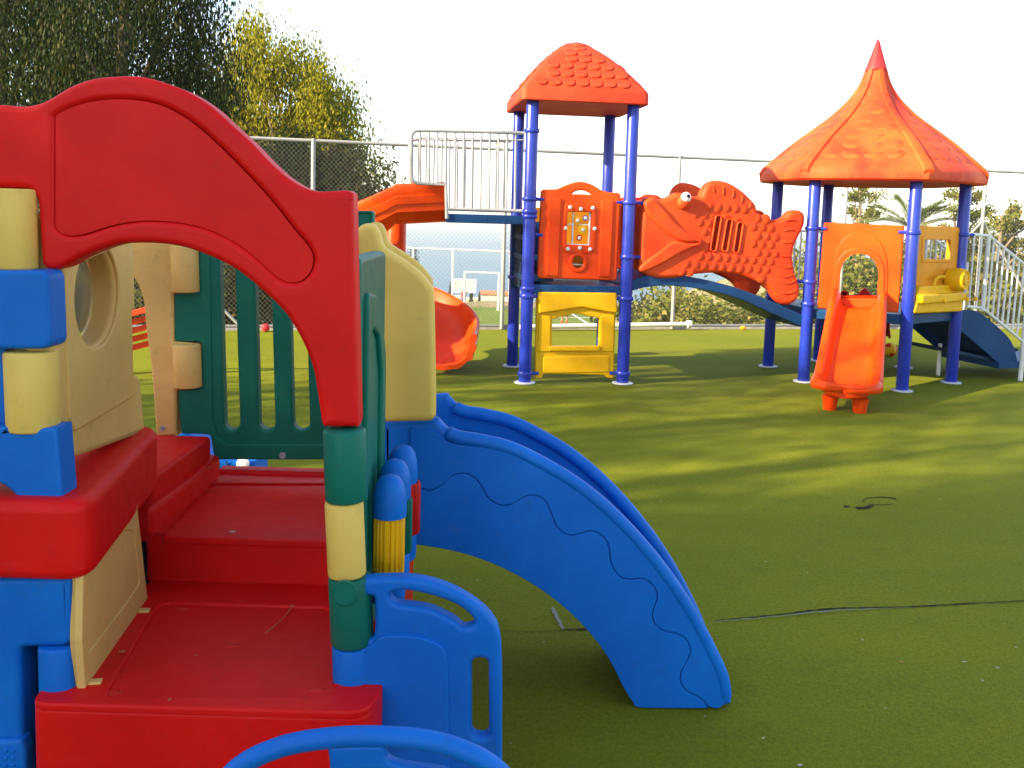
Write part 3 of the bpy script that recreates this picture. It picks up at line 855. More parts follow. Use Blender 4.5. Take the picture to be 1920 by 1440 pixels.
Fc = [(i*n + k, i*n + (k+1) % n, (i+1)*n + (k+1) % n, (i+1)*n + k) for i in range(len(rings) - 1) for k in range(n)]
Fc += [tuple(range(n - 1, -1, -1)), tuple(range((len(rings) - 1)*n, len(rings)*n))]
roof = mk('square_roof', V, Fc, ROOFO, PS, angle=32)
def disc_mesh(name, r, t, seg=16, squash=1.0):
    g = lathe_geo([(r * .2, 0), (r, 0), (r, t * .5), (r * .93, t), (r * .2, t)], (0, 0, 0), (0, 0, 1), seg)
    me = bpy.data.meshes.new(name)
    me.from_pydata([tuple((v.x, v.y * squash, v.z)) for v in g[0]], [], g[1]); me.validate()
    me.polygons.foreach_set('use_smooth', [True] * len(me.polygons)); me.set_sharp_from_angle(angle=math.radians(50))
    return me
shm = disc_mesh('shingle', .062, .014); shm.materials.append(ROOFO)
for face in range(4):
    nd = [-W1, -U1, W1, U1][face]; ud_ = Vector((-nd.y, nd.x, 0))
    for k in range(7):
        s = .90 - k * .118
        hw = hb * s - .075
        cnt = max(1, int(2 * hw / .133))
        z = rz1(s); dz = (rz1(s - .02) - rz1(s + .02)); dn = -hb * .04
        tan = (nd * dn + Vector((0, 0, dz))).normalized()      # up the slope
        nn = ud_.cross(tan).normalized()
        if nn.dot(nd) < 0: nn = -nn
        for j in range(cnt):
            x = (j - (cnt - 1) / 2) * .133 + (.03 if k % 2 else -.03) * (1 if cnt > 1 else 0)
            if abs(x) > hw: continue
            c = TC + nd * (hb * s) + ud_ * x + Vector((0, 0, z)) - nn * .004
            ty = (tan + nn * .02 * -1).normalized()
            ty = (tan - nn * .10).normalized(); n2 = (nn + tan * .10).normalized(); tx_ = ty.cross(n2)
            M = Matrix(((tx_.x, ty.x, n2.x, c.x), (tx_.y, ty.y, n2.y, c.y), (tx_.z, ty.z, n2.z, c.z), (0, 0, 0, 1)))
            inst('shingle', shm, roof, M)

# --- hexagonal roof with a flared profile
prof = [(1.0, 2.2), (.82, 2.395), (.70, 2.51), (.54, 2.647), (.42, 2.75), (.33, 2.84), (.225, 2.965), (.135, 3.127), (.088, 3.29)]
RH = 1.135
def hexring(R, z, rc=.0):
    out = []
    for i in range(6):
        a = math.radians(HA[i]); b = math.radians(HA[(i + 1) % 6])
        P = Vector((math.cos(a), math.sin(a), 0)) * R; Q = Vector((math.cos(b), math.sin(b), 0)) * R
        for k in range(6):
            t = k / 6
            q = P.lerp(Q, t)
            bulge = 1 + .05 * math.sin(PI * t)
            out.append(HC + Vector((q.x * bulge, q.y * bulge, z)))
    return out
rings = [hexring(RH - .12, 2.10), hexring(RH - .02, 2.075), hexring(RH + .012, 2.095), hexring(RH + .02, 2.15), hexring(RH + .002, 2.195), hexring(RH * .97, 2.232)]
pr = smooth_open(prof[1:], 3)
for s, z in pr: rings.append(hexring(RH * s, z))
n = 36
V = [p for r in rings for p in r]
Fc = [(i*n + k, i*n + (k+1) % n, (i+1)*n + (k+1) % n, (i+1)*n + k) for i in range(len(rings) - 1) for k in range(n)]
Fc += [tuple(range(n - 1, -1, -1)), tuple(range((len(rings) - 1)*n, len(rings)*n))]
hroof = mk('pointed_roof', V, Fc, HROOF, PS, angle=28)
g = lathe_geo([(.11, 3.275), (.115, 3.285), (.108, 3.305), (.06, 3.45), (.018, 3.585), (.008, 3.605), (.001, 3.608)], (HC.x, HC.y, 0), (0, 0, 1), 20)
mk('finial', g[0], g[1], FINIAL, hroof, 60)
for a in HA:
    d = Vector((math.cos(math.radians(a)), math.sin(math.radians(a)), 0))
    sd = Vector((-d.y, d.x, 0))
    fr = []
    P_ = [(1.015, 2.17), (.985, 2.225)] + pr
    for (s, z) in P_:
        fr.append((HC + d * RH * s + Vector((0, 0, z)), sd, (d * .35 + Vector((0, 0, .94)))))
    V, Fc = sweep_geo([(-.055, -.02), (.055, -.02), (.045, .012), (0, .02), (-.045, .012)], [(f[0], f[1] * (.45 + .55 * min(1, (P_[i][0] + .1))), f[2]) for i, f in enumerate(fr)])
    mk('ridge_rib', V, Fc, HROOF, hroof, 50)
sh2 = disc_mesh('shingle', .10, .009, 18, .8); sh2.materials.append(HROOF)
for i in (5, 0, 1, 2):
    a = math.radians(HA[i] + 30); d = Vector((math.cos(a), math.sin(a), 0)); sd = Vector((-d.y, d.x, 0))
    for k in range(7):
        s = .86 - .105 * k
        z = float(np.interp(s, [p[0] for p in reversed(prof)], [p[1] for p in reversed(prof)]))
        z2 = float(np.interp(s - .04, [p[0] for p in reversed(prof)], [p[1] for p in reversed(prof)]))
        ap = RH * s * .866 * 1.05
        tan = (d * (-RH * .04 * .9) + Vector((0, 0, z2 - z))).normalized()
        nn = sd.cross(tan).normalized()
        if nn.dot(d) < 0: nn = -nn
        hw = RH * s * .5 - .10
        cnt = max(1, int(2 * hw / .19))
        for j in range(cnt):
            x = (j - (cnt - 1) / 2) * .19 + (.04 if k % 2 else -.04)
            apx = ap * (1 - .05 * (abs(x) / (RH * s * .5 + .01)) ** 2)
            c = HC + d * apx + sd * x + Vector((0, 0, z)) - nn * .0105
            ty = (tan - nn * .09).normalized(); n2 = (nn + tan * .09).normalized(); tx_ = ty.cross(n2)
            M = Matrix(((tx_.x, ty.x, n2.x, c.x), (tx_.y, ty.y, n2.y, c.y), (tx_.z, ty.z, n2.z, c.z), (0, 0, 0, 1)))
            inst('shingle', sh2, hroof, M)

# --- decks
rbox('tower_deck', PS, NAVY, pA - W1 * .02 + U1 * .03 + Vector((0, 0, .885)), U1 * (T1 - .06), W1 * (T1 + .02), (0, 0, .09), .01)
dk = bpy.data.objects
for k in range(9):
    z = .93 + .012 * (k % 2)
    c = pA + U1 * (.13 + k * .085 + (.02 if k % 3 else 0)) - W1 * .0215 + Vector((0, 0, z - .008))
    g = lathe_geo([(.007, 0), (.007, .003), (.0005, .003)], c, -W1, 8); mk('deck_bolt', g[0], g[1], BLACK, PS)
hexd = [(FL - HC), (FR - HC), (RR - HC), (BR - HC), (BL - HC), (LL - HC)]
P_ = Plane((HC.x, HC.y, .765), (1, 0, 0), (0, 1, 0))
panel('tower_deck', PS, NAVY, P_, [[(v.x * .985, v.y * .985) for v in hexd]], .10, .01, 2, uv=True)
# raised landing to the left with its beams and the step box below
SL = .80
rbox('slide_landing', PS, NAVY, pA - U1 * SL + W1 * .02 + Vector((0, 0, 1.555)), U1 * (SL - .03), W1 * .94, (0, 0, .085), .008)
for k in range(3):
    rbox('climbing_step', PS, NAVY, pA + W1 * .10 + U1 * (-.03 + .0) + Vector((0, 0, 1.0 + .2 * k)), U1 * (.30 - .1 * k), W1 * .78, (0, 0, .05), .008)
rbox('step_side', PS, NAVY, pC - W1 * .06 + U1 * -.05 + Vector((0, 0, .86)), U1 * .32, W1 * .03, (0, 0, .72), .008)
rbox('step_side', PS, TREAD, pA + W1 * .42 + U1 * -.02 + Vector((0, 0, .90)), U1 * .05, W1 * .45, (0, 0, .66), .01)

# --- white railings above the landing
RAILW = plastic('railing_paint', (.36, .36, .38), rough=.4, bump=.01)
RP = Plane((pA.x, pA.y, 0), U1).off(-.01)
def rail_path(pts, r, parent, mat, plane, name):
    P = [plane.w(*plane.uv(x, y)) for x, y in pts]
    return tube(name, parent, mat, P, r, 8)
def railing(plane, name='landing_railing'):
    fr = rounded([(835, 243 + 3), (772, 244), (772, 343), (836, 346)], 14, 5)
    top = smooth_open([(983, 250), (900, 246.5), (835, 245.5)], 3)
    pth = top[:-1] + fr[6:18] + [(836, 346), (838, 410)]
    o = rail_path(pth, .018, PS, RAILW, plane, name)
    rail_path([(836, 391), (985, 396)], .017, o, RAILW, plane, 'bottom_rail')
    rail_path([(836, 246), (836, 346)], .013, o, RAILW, plane, 'bar')
    rail_path([(784, 262), (983, 262.5)], .008, o, RAILW, plane, 'top_rail')
    for x in (788, 804, 820): rail_path([(x, 247), (x + .5, 343)], .011, o, RAILW, plane, 'bar')
    for k in range(8):
        x = 852 + k * 16.2
        rail_path([(x + 2, 248), (x, 393)], .011, o, RAILW, plane, 'bar')
    return o
railing(RP)
RP2 = Plane((pC.x, pC.y, 0), U1)
b_ = RP2
def railing_back():
    def q(x, y):   # the far railing is the near one moved back along the landing
        a, b = RP.uv(x, y); return b_.w(a, b)
    def rp(pts, r, parent, name): return tube(name, parent, RAILW, [q(x, y) for x, y in pts], r * 1.1, 8)
    o = rp([(983, 250), (835, 245.5), (790, 244.5), (776, 249), (772, 260), (772, 330), (780, 343), (836, 346), (838, 410)], .018, None or PS, 'landing_railing')
    rp([(836, 391), (985, 396)], .017, o, 'bottom_rail')
    for k in range(12):
        x = 788 + k * 16.2
        rp([(x + 2, 247), (x, 343 if x < 836 else 393)], .009, o, 'bar')
railing_back()

# --- spiral slide
CH = .57
sx0 = pA - U1 * SL + W1 * .42 + Vector((0, 0, 1.60))
cz = sx0 - U1 * .48 + W1 * CH
frames = []
path = []
for k in range(4): path.append((sx0 - U1 * (.16 * k) + Vector((0, 0, -.012 * k)), -U1))
NA = 34
for k in range(NA + 1):
    th = math.radians(-90 - 278 * k / NA)            # clockwise seen from above
    r_ = U1 * math.cos(th) + W1 * math.sin(th)
    tdir = U1 * math.sin(th) - W1 * math.cos(th)
    zz_ = 1.565 - (1.565 - .15) * (k / NA) ** .85
    path.append((Vector((cz.x, cz.y, 0)) + r_ * CH + Vector((0, 0, zz_)), tdir))
e_p, e_t = path[-1]
for k in range(1, 5): path.append((e_p + e_t * .13 * k + Vector((0, 0, [-.03, -.045, -.05, -.05][k-1])), e_t))
# closed profile: inside of the channel then the ribbed outside; x is outwards, y is up
prof_s = [(-.27, .20), (-.24, .205), (-.225, .18), (-.20, .07), (-.13, .015), (0, 0), (.14, .02), (.22, .08), (.265, .20), (.285, .325), (.31, .345), (.335, .33), (.342, .30), (.322, .235), (.335, .225), (.325, .15), (.305, .145), (.30, .075), (.255, .06), (.17, -.02), (0, -.045), (-.16, -.02), (-.23, .05), (-.265, .15)]
fr = []
for P, t in path:
    out = Vector((t.y, -t.x, 0)) * -1.0
    # clockwise turn keeps the centre on the right-hand side of travel, so outwards is to the left
    fr.append((P, out.normalized(), Vector((0, 0, 1))))
V, Fc = sweep_geo(prof_s, fr)
mk('spiral_slide', V, Fc, ORANGE, PS, angle=40)
c0 = Vector((cz.x, cz.y, 0))
g = post_geo(c0, c0 + Vector((0, 0, 1.54)), .11, 22); mk('slide_column', g[0], g[1], ORANGE, PS, 60)

# --- orange activity panel, tower front
AP = Plane((pA.x, pA.y, 0), U1).off(.012)
zP = zz((940, 320), 3.43)
def activity():
    out = smooth(zP([(272, 120, 1), (360, 118, 1), (420, 92), (500, 70), (580, 86), (640, 122), (690, 138, 1), (757, 142, 1), (770, 156, 1), (744, 695, 1), (730, 708, 1), (242, 692, 1), (233, 676, 1), (256, 132, 1)]), 5)
    handle = smooth(zP([(456, 150), (480, 133), (515, 127), (552, 134), (580, 153), (550, 152), (515, 151), (480, 150)]), 4)
    wnd = rounded(zP([(428, 264), (585, 268), (574, 482), (420, 474)]), 2, 2)
    port = zP(circle(495, 590, 36, 40, 20))
    o = panel('activity_panel', PS, ORANGE, AP, [out, handle, wnd, port], .06, .018, 5)
    wframe = rounded(zP([(412, 205), (600, 215), (612, 300), (604, 500), (580, 535), (412, 530), (392, 500), (400, 300)]), 6, 4)
    panel('window_surround', o, ORANGE, AP.off(.012), [wframe, wnd], .03, .012, 4)
    panel('port_ring', o, ORANGE, AP.off(.014), [zP(circle(495, 590, 60, 66, 24)), port], .03, .012, 4)
    for q in ([(300, 178), (388, 178), (368, 682), (288, 676)], [(645, 186), (724, 190), (702, 686), (625, 684)]):
        panel('panel_rib', o, ORANGE, AP.off(.016), [rounded(zP(q), 2.5, 3)], .04, .012, 4)
    for (x, y) in ((441, 235), (510, 247), (587, 240), (412, 370), (598, 373), (427, 503), (503, 497), (569, 505)):
        px_, py_ = zP([(x, y)])[0]; c = AP.w(*AP.uv(px_, py_), .012)
        g = lathe_geo([(.019, 0), (.019, .008), (.014, .014), (.004, .017), (.0005, .017)], c, AP.n, 14); mk('knob', g[0], g[1], WHITE, o)
    gp = AP.off(-.03)
    for a, b, r in (((463, 262), (455, 480), .010), ((572, 266), (562, 484), .012), ((425, 345), (580, 350), .007), ((418, 474), (578, 480), .008), ((455, 602), (532, 606), .006)):
        tube('grid_bar', o, WHITE, [gp.px(*zP([a])[0]), gp.px(*zP([b])[0])], r, 8)
    for x, y, r, m in ((488, 320, 30, AMBER), (540, 305, 17, POST), (523, 380, 30, YELLOW), (500, 432, 19, DRED)):
        c = gp.px(*zP([(x, y)])[0]) + AP.n * .012; R = r / 3.43 / F_PX * 9
        pts = []
        gear = [(R * (1 + .09 * (1 if k % 4 < 2 else -1)) * math.cos(2*PI*k/48), R * (1 + .09 * (1 if k % 4 < 2 else -1)) * math.sin(2*PI*k/48)) for k in range(48)]
        ob = panel('gear', o, m, Plane(c, AP.u, AP.v), [gear], .016, .002, 1, uv=True)
        g = lathe_geo([(.018, 0), (.018, .006), (.011, .011), (.0005, .011)], c, AP.n, 12); mk('knob', g[0], g[1], WHITE, o)
activity()
# plain amber panel across the back of the tower
BPn = Plane((pC.x, pC.y, 0), U1)
panel('back_panel', PS, AMBER, BPn, [rounded([(.07, 1.02), (.92, 1.02), (.92, 1.73), (.07, 1.73)], .04, 4)], .05, .015, 3, uv=True)

# --- yellow house panel below the deck
def house_panel():
    YPl = AP.off(-.012)
    out = rounded(zP([(226, 790), (746, 790), (738, 930), (722, 1338), (682, 1334), (664, 1316), (272, 1308), (262, 1338), (216, 1336), (224, 930)]), 2.5, 3)
    hole = rounded(zP([(329, 955), (478, 918), (632, 952), (627, 1132), (328, 1126)]), 2, 3)
    o = panel('house_panel', PS, YELLOW, YPl, [out, hole], .06, .015, 4)
    panel('gable', o, YELLOW, YPl.off(.035), [rounded(zP([(234, 780), (744, 786), (748, 918), (690, 912), (520, 880), (300, 914), (240, 922)]), 4, 4)], .06, .02, 5)
    panel('window_sill', o, YELLOW, YPl.off(.035), [rounded(zP([(308, 1130), (634, 1128), (632, 1162), (308, 1162)]), 2, 3)], .05, .012, 4)
    panel('lower_field', o, YELLOW, YPl.off(.010), [rounded(zP([(270, 1200), (695, 1188), (690, 1296), (268, 1304)]), 3, 3)], .02, .008, 3)
    panel('jamb', o, YELLOW, YPl.off(.012), [rounded(zP([(240, 925), (318, 935), (312, 1165), (236, 1165)]), 4, 3)], .02, .008, 3)
    panel('jamb', o, YELLOW, YPl.off(.012), [rounded(zP([(640, 935), (728, 925), (722, 1165), (640, 1165)]), 4, 3)], .02, .008, 3)
house_panel()

# --- arched bridge and the fish tunnel
BV = (FL - pB); BU = Vector((BV.x, BV.y, 0)).normalized(); BW = Vector((-BU.y, BU.x, 0))
FP = Plane((pB.x, pB.y, 0), BU)
arc_t = smooth_open([(1172, 534), (1200, 520), (1235, 513), (1275, 516), (1330, 526), (1385, 541), (1440, 562), (1512, 594)], 4)
arc_b = smooth_open([(1512, 616), (1440, 584), (1385, 560), (1330, 545), (1275, 537), (1235, 536), (1200, 541), (1172, 551)], 4)
panel('arched_bridge', PS, NAVY, FP.off(.0), [arc_t + arc_b], .92, .008, 2)
zF = zz((1140, 310), 4.571)
fish_px = [(322, 300), (345, 275), (400, 262), (450, 288), (520, 275), (580, 240), (620, 235), (700, 245), (722, 264), (800, 266), (818, 228), (850, 168), (900, 134), (960, 128), (1050, 152), (1150, 212), (1230, 285), (1276, 342), (1294, 398), (1340, 432), (1400, 464), (1460, 468), (1520, 450), (1560, 405), (1600, 386), (1650, 386), (1690, 415), (1698, 470), (1680, 540), (1640, 620), (1605, 700), (1592, 780), (1600, 860), (1620, 950), (1648, 1030), (1650, 1100), (1620, 1165), (1560, 1198), (1500, 1192), (1450, 1150), (1410, 1090), (1370, 1050), (1300, 1010), (1200, 970), (1090, 940), (980, 926), (860, 925), (720, 940), (600, 965), (500, 972), (420, 965), (340, 945), (290, 918, 1), (272, 875, 1), (280, 600), (296, 400)]
FPf = FP.off(.04)
def pill(a, b, w):
    a = Vector(a); b = Vector(b); t = (b - a).normalized(); s = Vector((-t.y, t.x)); out = []
    for k in range(9):
        an = PI * k / 8; out.append(tuple(a + (s * math.cos(an) - t * math.sin(an)) * w))
    for k in range(9):
        an = PI * k / 8; out.append(tuple(b + (-s * math.cos(an) + t * math.sin(an)) * w))
    return out
fslots = [pill((950, 455), (908, 712), 19), pill((1045, 485), (1006, 716), 18), pill((1137, 512), (1104, 728), 18)]
def inside(p, poly):
    x, y = p; c = False
    for i in range(len(poly)):
        x1, y1 = poly[i - 1][:2]; x2, y2 = poly[i][:2]
        if (y1 > y) != (y2 > y) and x < (x2 - x1) * (y - y1) / (y2 - y1) + x1: c = not c
    return c
scm = disc_mesh('scale', .050, .008, 18)
scm.materials.append(ORANGE2)
def fish():
    outl = smooth(zF(fish_px), 4)
    o = panel('fish_panel', PS, ORANGE2, FPf, [outl] + [zF(s) for s in fslots], .16, .05, 7)
    lip1 = smooth(zF([(318, 330), (350, 290), (400, 285), (450, 330), (510, 395), (570, 470), (645, 540), (745, 605), (822, 640), (770, 662), (690, 668), (600, 640), (500, 572), (400, 480), (340, 410)]), 4)
    lip2 = smooth(zF([(276, 880), (330, 822), (440, 742), (540, 664), (600, 648), (700, 668), (805, 652), (780, 694), (700, 724), (600, 772), (500, 832), (400, 882), (320, 916), (284, 908)]), 4)
    panel('lip', o, ORANGE2, FPf.off(.035), [lip1], .09, .036, 7)
    panel('lip', o, ORANGE2, FPf.off(.03), [lip2], .09, .03, 7)
    for s, w in zip((((950, 455), (908, 712)), ((1045, 485), (1006, 716)), ((1137, 512), (1104, 728))), (19, 18, 18)):
        panel('slot_rim', o, ORANGE2, FPf.off(.012), [zF(pill(s[0], s[1], w + 13)), zF(pill(s[0], s[1], w))], .03, .011, 4)
    def at(x, y, d): return FPf.w(*FPf.uv(*zF([(x, y)])[0]), d)
    V, Fc = ball_geo((0, 0, 0), 1, 1, 1, 20, 12)
    r = 66 / 4.571 / F_PX * 9.2; c = at(652, 318, -.01); mk('eye_socket', [c + FPf.u * v.x * r + FPf.v * v.z * r + FPf.n * v.y * r * -.95 for v in V], Fc, ORANGE2, o, 80)
    r = 45 / 4.571 / F_PX * 9.2; c = at(658, 275, .035); ey = mk('eye', [c + FPf.u * v.x * r + FPf.v * v.z * r + FPf.n * v.y * r * -.8 for v in V], Fc, EYEW, o, 80)
    r = 17 / 4.571 / F_PX * 9.2; c = at(664, 266, .092 - .022); mk('pupil', [c + FPf.u * v.x * r + FPf.v * v.z * r + FPf.n * v.y * r * -.6 for v in V], Fc, BLACK, o, 80)
    # fin and tail ribs: shallow moulded ridges
    for pts in ([(892, 180), (906, 205), (908, 235)], [(985, 178), (990, 215), (984, 255)], [(1072, 205), (1075, 245), (1064, 285)], [(1150, 255), (1152, 290), (1140, 325)], [(1222, 312), (1222, 345), (1205, 370)],
                [(1520, 478), (1560, 468), (1610, 470)], [(1500, 565), (1545, 552), (1600, 556)], [(1488, 660), (1535, 662), (1585, 655)], [(1470, 770), (1520, 782), (1570, 775)], [(1455, 850), (1520, 880), (1580, 865)], [(1440, 920), (1510, 960), (1600, 930)], [(1450, 975), (1540, 1015), (1620, 975)], [(1480, 1090), (1545, 1098), (1610, 1078)]):
        P = [at(p[0], p[1], .0) for p in smooth_open(pts, 4)]
        tube('fin_rib', o, ORANGE2, P, [.003] + [.009] * (len(P) - 2) + [.003], 8)
    body = [(830, 300), (1000, 310), (1250, 400), (1420, 490), (1440, 700), (1400, 960), (1330, 985), (1180, 930), (980, 890), (760, 905), (600, 930), (560, 900), (760, 760), (850, 640), (760, 520), (700, 420)]
    rnd = random.Random(4)
    for i in range(12):
        for j in range(10):
            x = 590 + 76 * i + (0 if j % 2 else 38); y = 330 + 72 * j + i * 6
            if not inside((x, y), body): continue
            if 878 < x + 22 and x - 30 < 1175 and 435 < y + 20 and y < 752: continue
            c = at(x, y, -.0070)
            ux = (FPf.u * math.cos(-.5) + FPf.v * math.sin(-.5)); uy = FPf.n.cross(ux)
            n2 = (FPf.n - ux * .13).normalized(); u2 = (ux + FPf.n * .13).normalized()
            u2, uy2 = u2, n2.cross(u2)
            sc = rnd.uniform(.92, 1.08)
            M = Matrix(((u2.x*sc, uy2.x*sc, n2.x, c.x), (u2.y*sc, uy2.y*sc, n2.y, c.y), (u2.z*sc, uy2.z*sc, n2.z, c.z), (0, 0, 0, 1)))
            inst('scale', scm, o, M)
fish()
# the matching far side of the tunnel
fo = [FPf.uv(x, y) for x, y in smooth(zF(fish_px), 4)]
sl_ = [[FPf.uv(x, y) for x, y in zF(s)] for s in fslots]
panel('fish_panel', PS, ORANGE2, FPf.off(-.86), [fo] + sl_, .12, .05, 5, uv=True)
# flat plate between the tower and the mouth
panel('tunnel_plate', PS, ORANGE2, FP.off(-.10), [rounded([(1164, 384), (1212, 372), (1212, 510), (1164, 500)], 5, 3)], .05, .012, 3)
panel('tunnel_plate', PS, DRED, FP.off(-.80), [rounded([(1168, 372), (1230, 368), (1230, 515), (1168, 505)], 5, 3)], .05, .012, 3)

# --- hex tower panels
E1 = Plane(FL, FR - FL).off(-.005)
zT = zz((1420, 380), 3.428)
def slide_panel():
    out = rounded(zT([(428, 128), (946, 148), (906, 708), (384, 678)]), 3, 3)
    hole = zT([(513, 612), (516, 520), (522, 440), (540, 385), (575, 340), (620, 320), (660, 315), (705, 324), (750, 352), (778, 395), (790, 440), (788, 520), (783, 612)])
    hole = smooth([(p[0], p[1], 1) if i in (0, 12) else p for i, p in enumerate(hole)], 3)
    o = panel('slide_panel', PS, ORANGE, E1, [out, hole], .06, .014, 4)
    arch = zT([(484, 612), (486, 520), (494, 430), (516, 365), (560, 312), (615, 290), (660, 285), (715, 296), (775, 330), (810, 385), (822, 440), (820, 520), (815, 612)])
    arch = smooth([(p[0], p[1], 1) if i in (0, 12) else p for i, p in enumerate(arch)], 3)
    panel('arch_ring', o, ORANGE, E1.off(.025), [arch, hole], .05, .018, 5)
    big = zT([(470, 690), (478, 500), (490, 380), (520, 280), (570, 215), (640, 188), (700, 190), (770, 225), (815, 300), (838, 400), (838, 520), (828, 700)])
    big = smooth([(p[0], p[1], 1) if i in (0, 11) else p for i, p in enumerate(big)], 3)
    hole2 = [(x, y) for x, y in hole]
    panel('arch_bulge', o, ORANGE, E1.off(.012), [big, hole2], .03, .012, 5)
slide_panel()
mid = (FL + FR) / 2; on = Vector((mid.x - HC.x, mid.y - HC.y, 0)).normalized(); osd = Vector((-on.y, on.x, 0))
def chute(name, mat, base, d, sd, L=1.52, z0=.80, w0=.212, w1=.245, feet=True, zend=.125):
    rows = []
    prof_c = lambda h: [(-1.16, h * .55), (-1.14, h * .98), (-1.08, h + .012), (-1.0, h + .006), (-.93, h * .86), (-.86, h * .45), (-.74, h * .12), (-.5, .0), (-.2, -.008), (.2, -.008), (.5, .0), (.74, h * .12), (.86, h * .45), (.93, h * .86), (1.0, h + .006), (1.08, h + .012), (1.14, h * .98), (1.16, h * .55)]
    N = 22
    V = []; Fc = []
    spec = []
    for i in range(N + 1):
        t = i / N
        tt = t * L
        z = z0 + (zend - z0) * (3*t*t - 2*t*t*t if False else t ** 1.0)
        # gentle S: flat start, straight run, flat end
        s = min(max((t - .06) / .80, 0), 1); z = z0 + (zend - z0) * (s * .75 + .25 * s * s * (3 - 2 * s)) 
        if i < 3: z = z0 - .01 * i
        spec.append((tt, z, w0 + (w1 - w0) * t, .16 - .03 * t if t < .75 else .14))
    for k in range(1, 9):
        a = PI / 2 * k / 8
        spec.append((L + .20 * math.sin(a), zend + .004 + .02 * math.sin(a) ** 2, max(w1 * math.cos(a) ** .6, .012), .14 - .05 * math.sin(a)))
    for (tt, z, w, h) in spec:
        for (x, y) in prof_c(h): V.append(base + d * tt + sd * x * w + Vector((0, 0, z + y)))
    n = 18
    for i in range(len(spec) - 1):
        for k in range(n - 1): Fc.append((i*n + k, i*n + k + 1, (i+1)*n + k + 1, (i+1)*n + k))
    o = mk(name, V, Fc, mat, PS, 60)
    m = o.modifiers.new('s', 'SOLIDIFY'); m.thickness = .022; m.offset = -1
    # front lip
    pts = []
    for (tt, z, w, h) in spec[N - 4:]:
        pts.append(base + d * (tt + .004) + sd * w * 1.08 + Vector((0, 0, z + h + .006)))
    pts2 = [base + d * ((p - base).dot(d)) - sd * ((p - base).dot(sd)) + Vector((0, 0, p.z)) for p in pts]
    loop = pts + list(reversed(pts2))
    tube('slide_lip', o, mat, loop, [.010] + [.024] * (len(loop) - 2) + [.010], 10)
    if feet:
        for s in (-1, 1):
            c = base + d * (L + .02) + sd * s * .125
            mb = MB(); mb.add(lathe_geo([(.055, .0), (.058, .01), (.066, .08), (.075, zend + .0)], (c.x, c.y, 0), (0, 0, 1), 14)); mb.build('slide_foot', mat, o)
    return o
chute('slide', ORANGE, Vector((mid.x, mid.y, 0)) + on * .02 + osd * .015, on, osd, 1.30)
mid2 = (BL + BR) / 2; on2 = Vector((mid2.x - HC.x, mid2.y - HC.y, 0)).normalized(); osd2 = Vector((-on2.y, on2.x, 0))
chute('slide', DRED, Vector((mid2.x, mid2.y, 0)), on2, osd2, 1.3, z0=.68)
tb = Plane(BR, BL - BR)
panel('slide_hood', PS, DRED, tb, [smooth([(.12, .78, 1), (.25, .82), (.38, .83), (.43, .88), (.47, .91), (.51, .88), (.56, .83), (.70, .81), (.82, .78, 1), (.82, .66, 1), (.12, .66, 1)], 4)], .06, .02, 4, uv=True)

# yellow truck-front panel
E2 = Plane(FR, RR - FR)
def truck():
    out = rounded(zT([(1046, 150), (1296, 155), (1310, 172), (1318, 700), (1006, 716)]), 3, 3)
    wnd = rounded(zT([(1080, 238), (1246, 240), (1236, 363), (1075, 362)]), 1.5, 3)
    o = panel('truck_panel', PS, AMBER, E2, [out, wnd], .05, .014, 4)
    panel('window_frame', o, AMBER, E2.off(.008), [rounded(zT([(1062, 215), (1264, 217), (1252, 385), (1058, 385)]), 3, 3), wnd], .02, .007, 3)
    panel('radiator', o, YELLOW, E2.off(.075), [rounded(zT([(1048, 538), (1328, 522), (1322, 700), (1010, 714)]), 4, 3)], .10, .02, 5)
    panel('bumper', o, YELLOW, E2.off(.13), [rounded(zT([(1062, 592), (1352, 575), (1350, 632), (1066, 655)]), 5, 3)], .09, .02, 5)
    for x, y in ((1120, 624), (1268, 614), (1322, 610)):
        c = E2.w(*E2.uv(*zT([(x, y)])[0]), .128); g = lathe_geo([(.024, 0), (.024, .014), (.018, .022), (.0005, .024)], c, E2.n, 14); mk('headlight', g[0], g[1], YELLOW, o)
    c = E2.w(*E2.uv(*zT([(1222, 490)])[0]), -.0)
    g = lathe_geo([(.07, .0), (.108, .01), (.118, .05), (.120, .13), (.112, .175), (.098, .19), (.085, .186), (.080, .176), (.05, .176), (.045, .19), (.0005, .192)], c, (E2.n + Vector((.12, 0, 0))).normalized(), 26)
    mk('spare_wheel', g[0], g[1], YELLOW, o, 40)
    P = [E2.w(*E2.uv(*zT([(x, y)])[0]), .06) for x, y in smooth_open([(1098, 545), (1104, 500), (1128, 476), (1166, 474)], 4)]
    tube('handle', o, YELLOW, P, .017, 10)
truck()

# white bar railing on the far left edge and beyond
def bar_rail(a, b, z0, z1, n, name='guard_railing'):
    a = Vector(a); b = Vector(b)
    e = lambda t, z: Vector((a.x + (b.x - a.x) * t, a.y + (b.y - a.y) * t, z))
    o = tube(name, PS, WHITE, [e(.05, z0), e(.05, z1), e(.95, z1), e(.95, z0)], .016, 8)
    tube('bottom_rail', o, WHITE, [e(.05, z0 + .03), e(.95, z0 + .03)], .013, 8)
    for k in range(n):
        t = .05 + .9 * (k + 1) / (n + 1)
        tube('bar', o, WHITE, [e(t, z0 + .03), e(t, z1)], .009, 6)
    return o
bar_rail(LL, BL, .85, 1.55, 7)

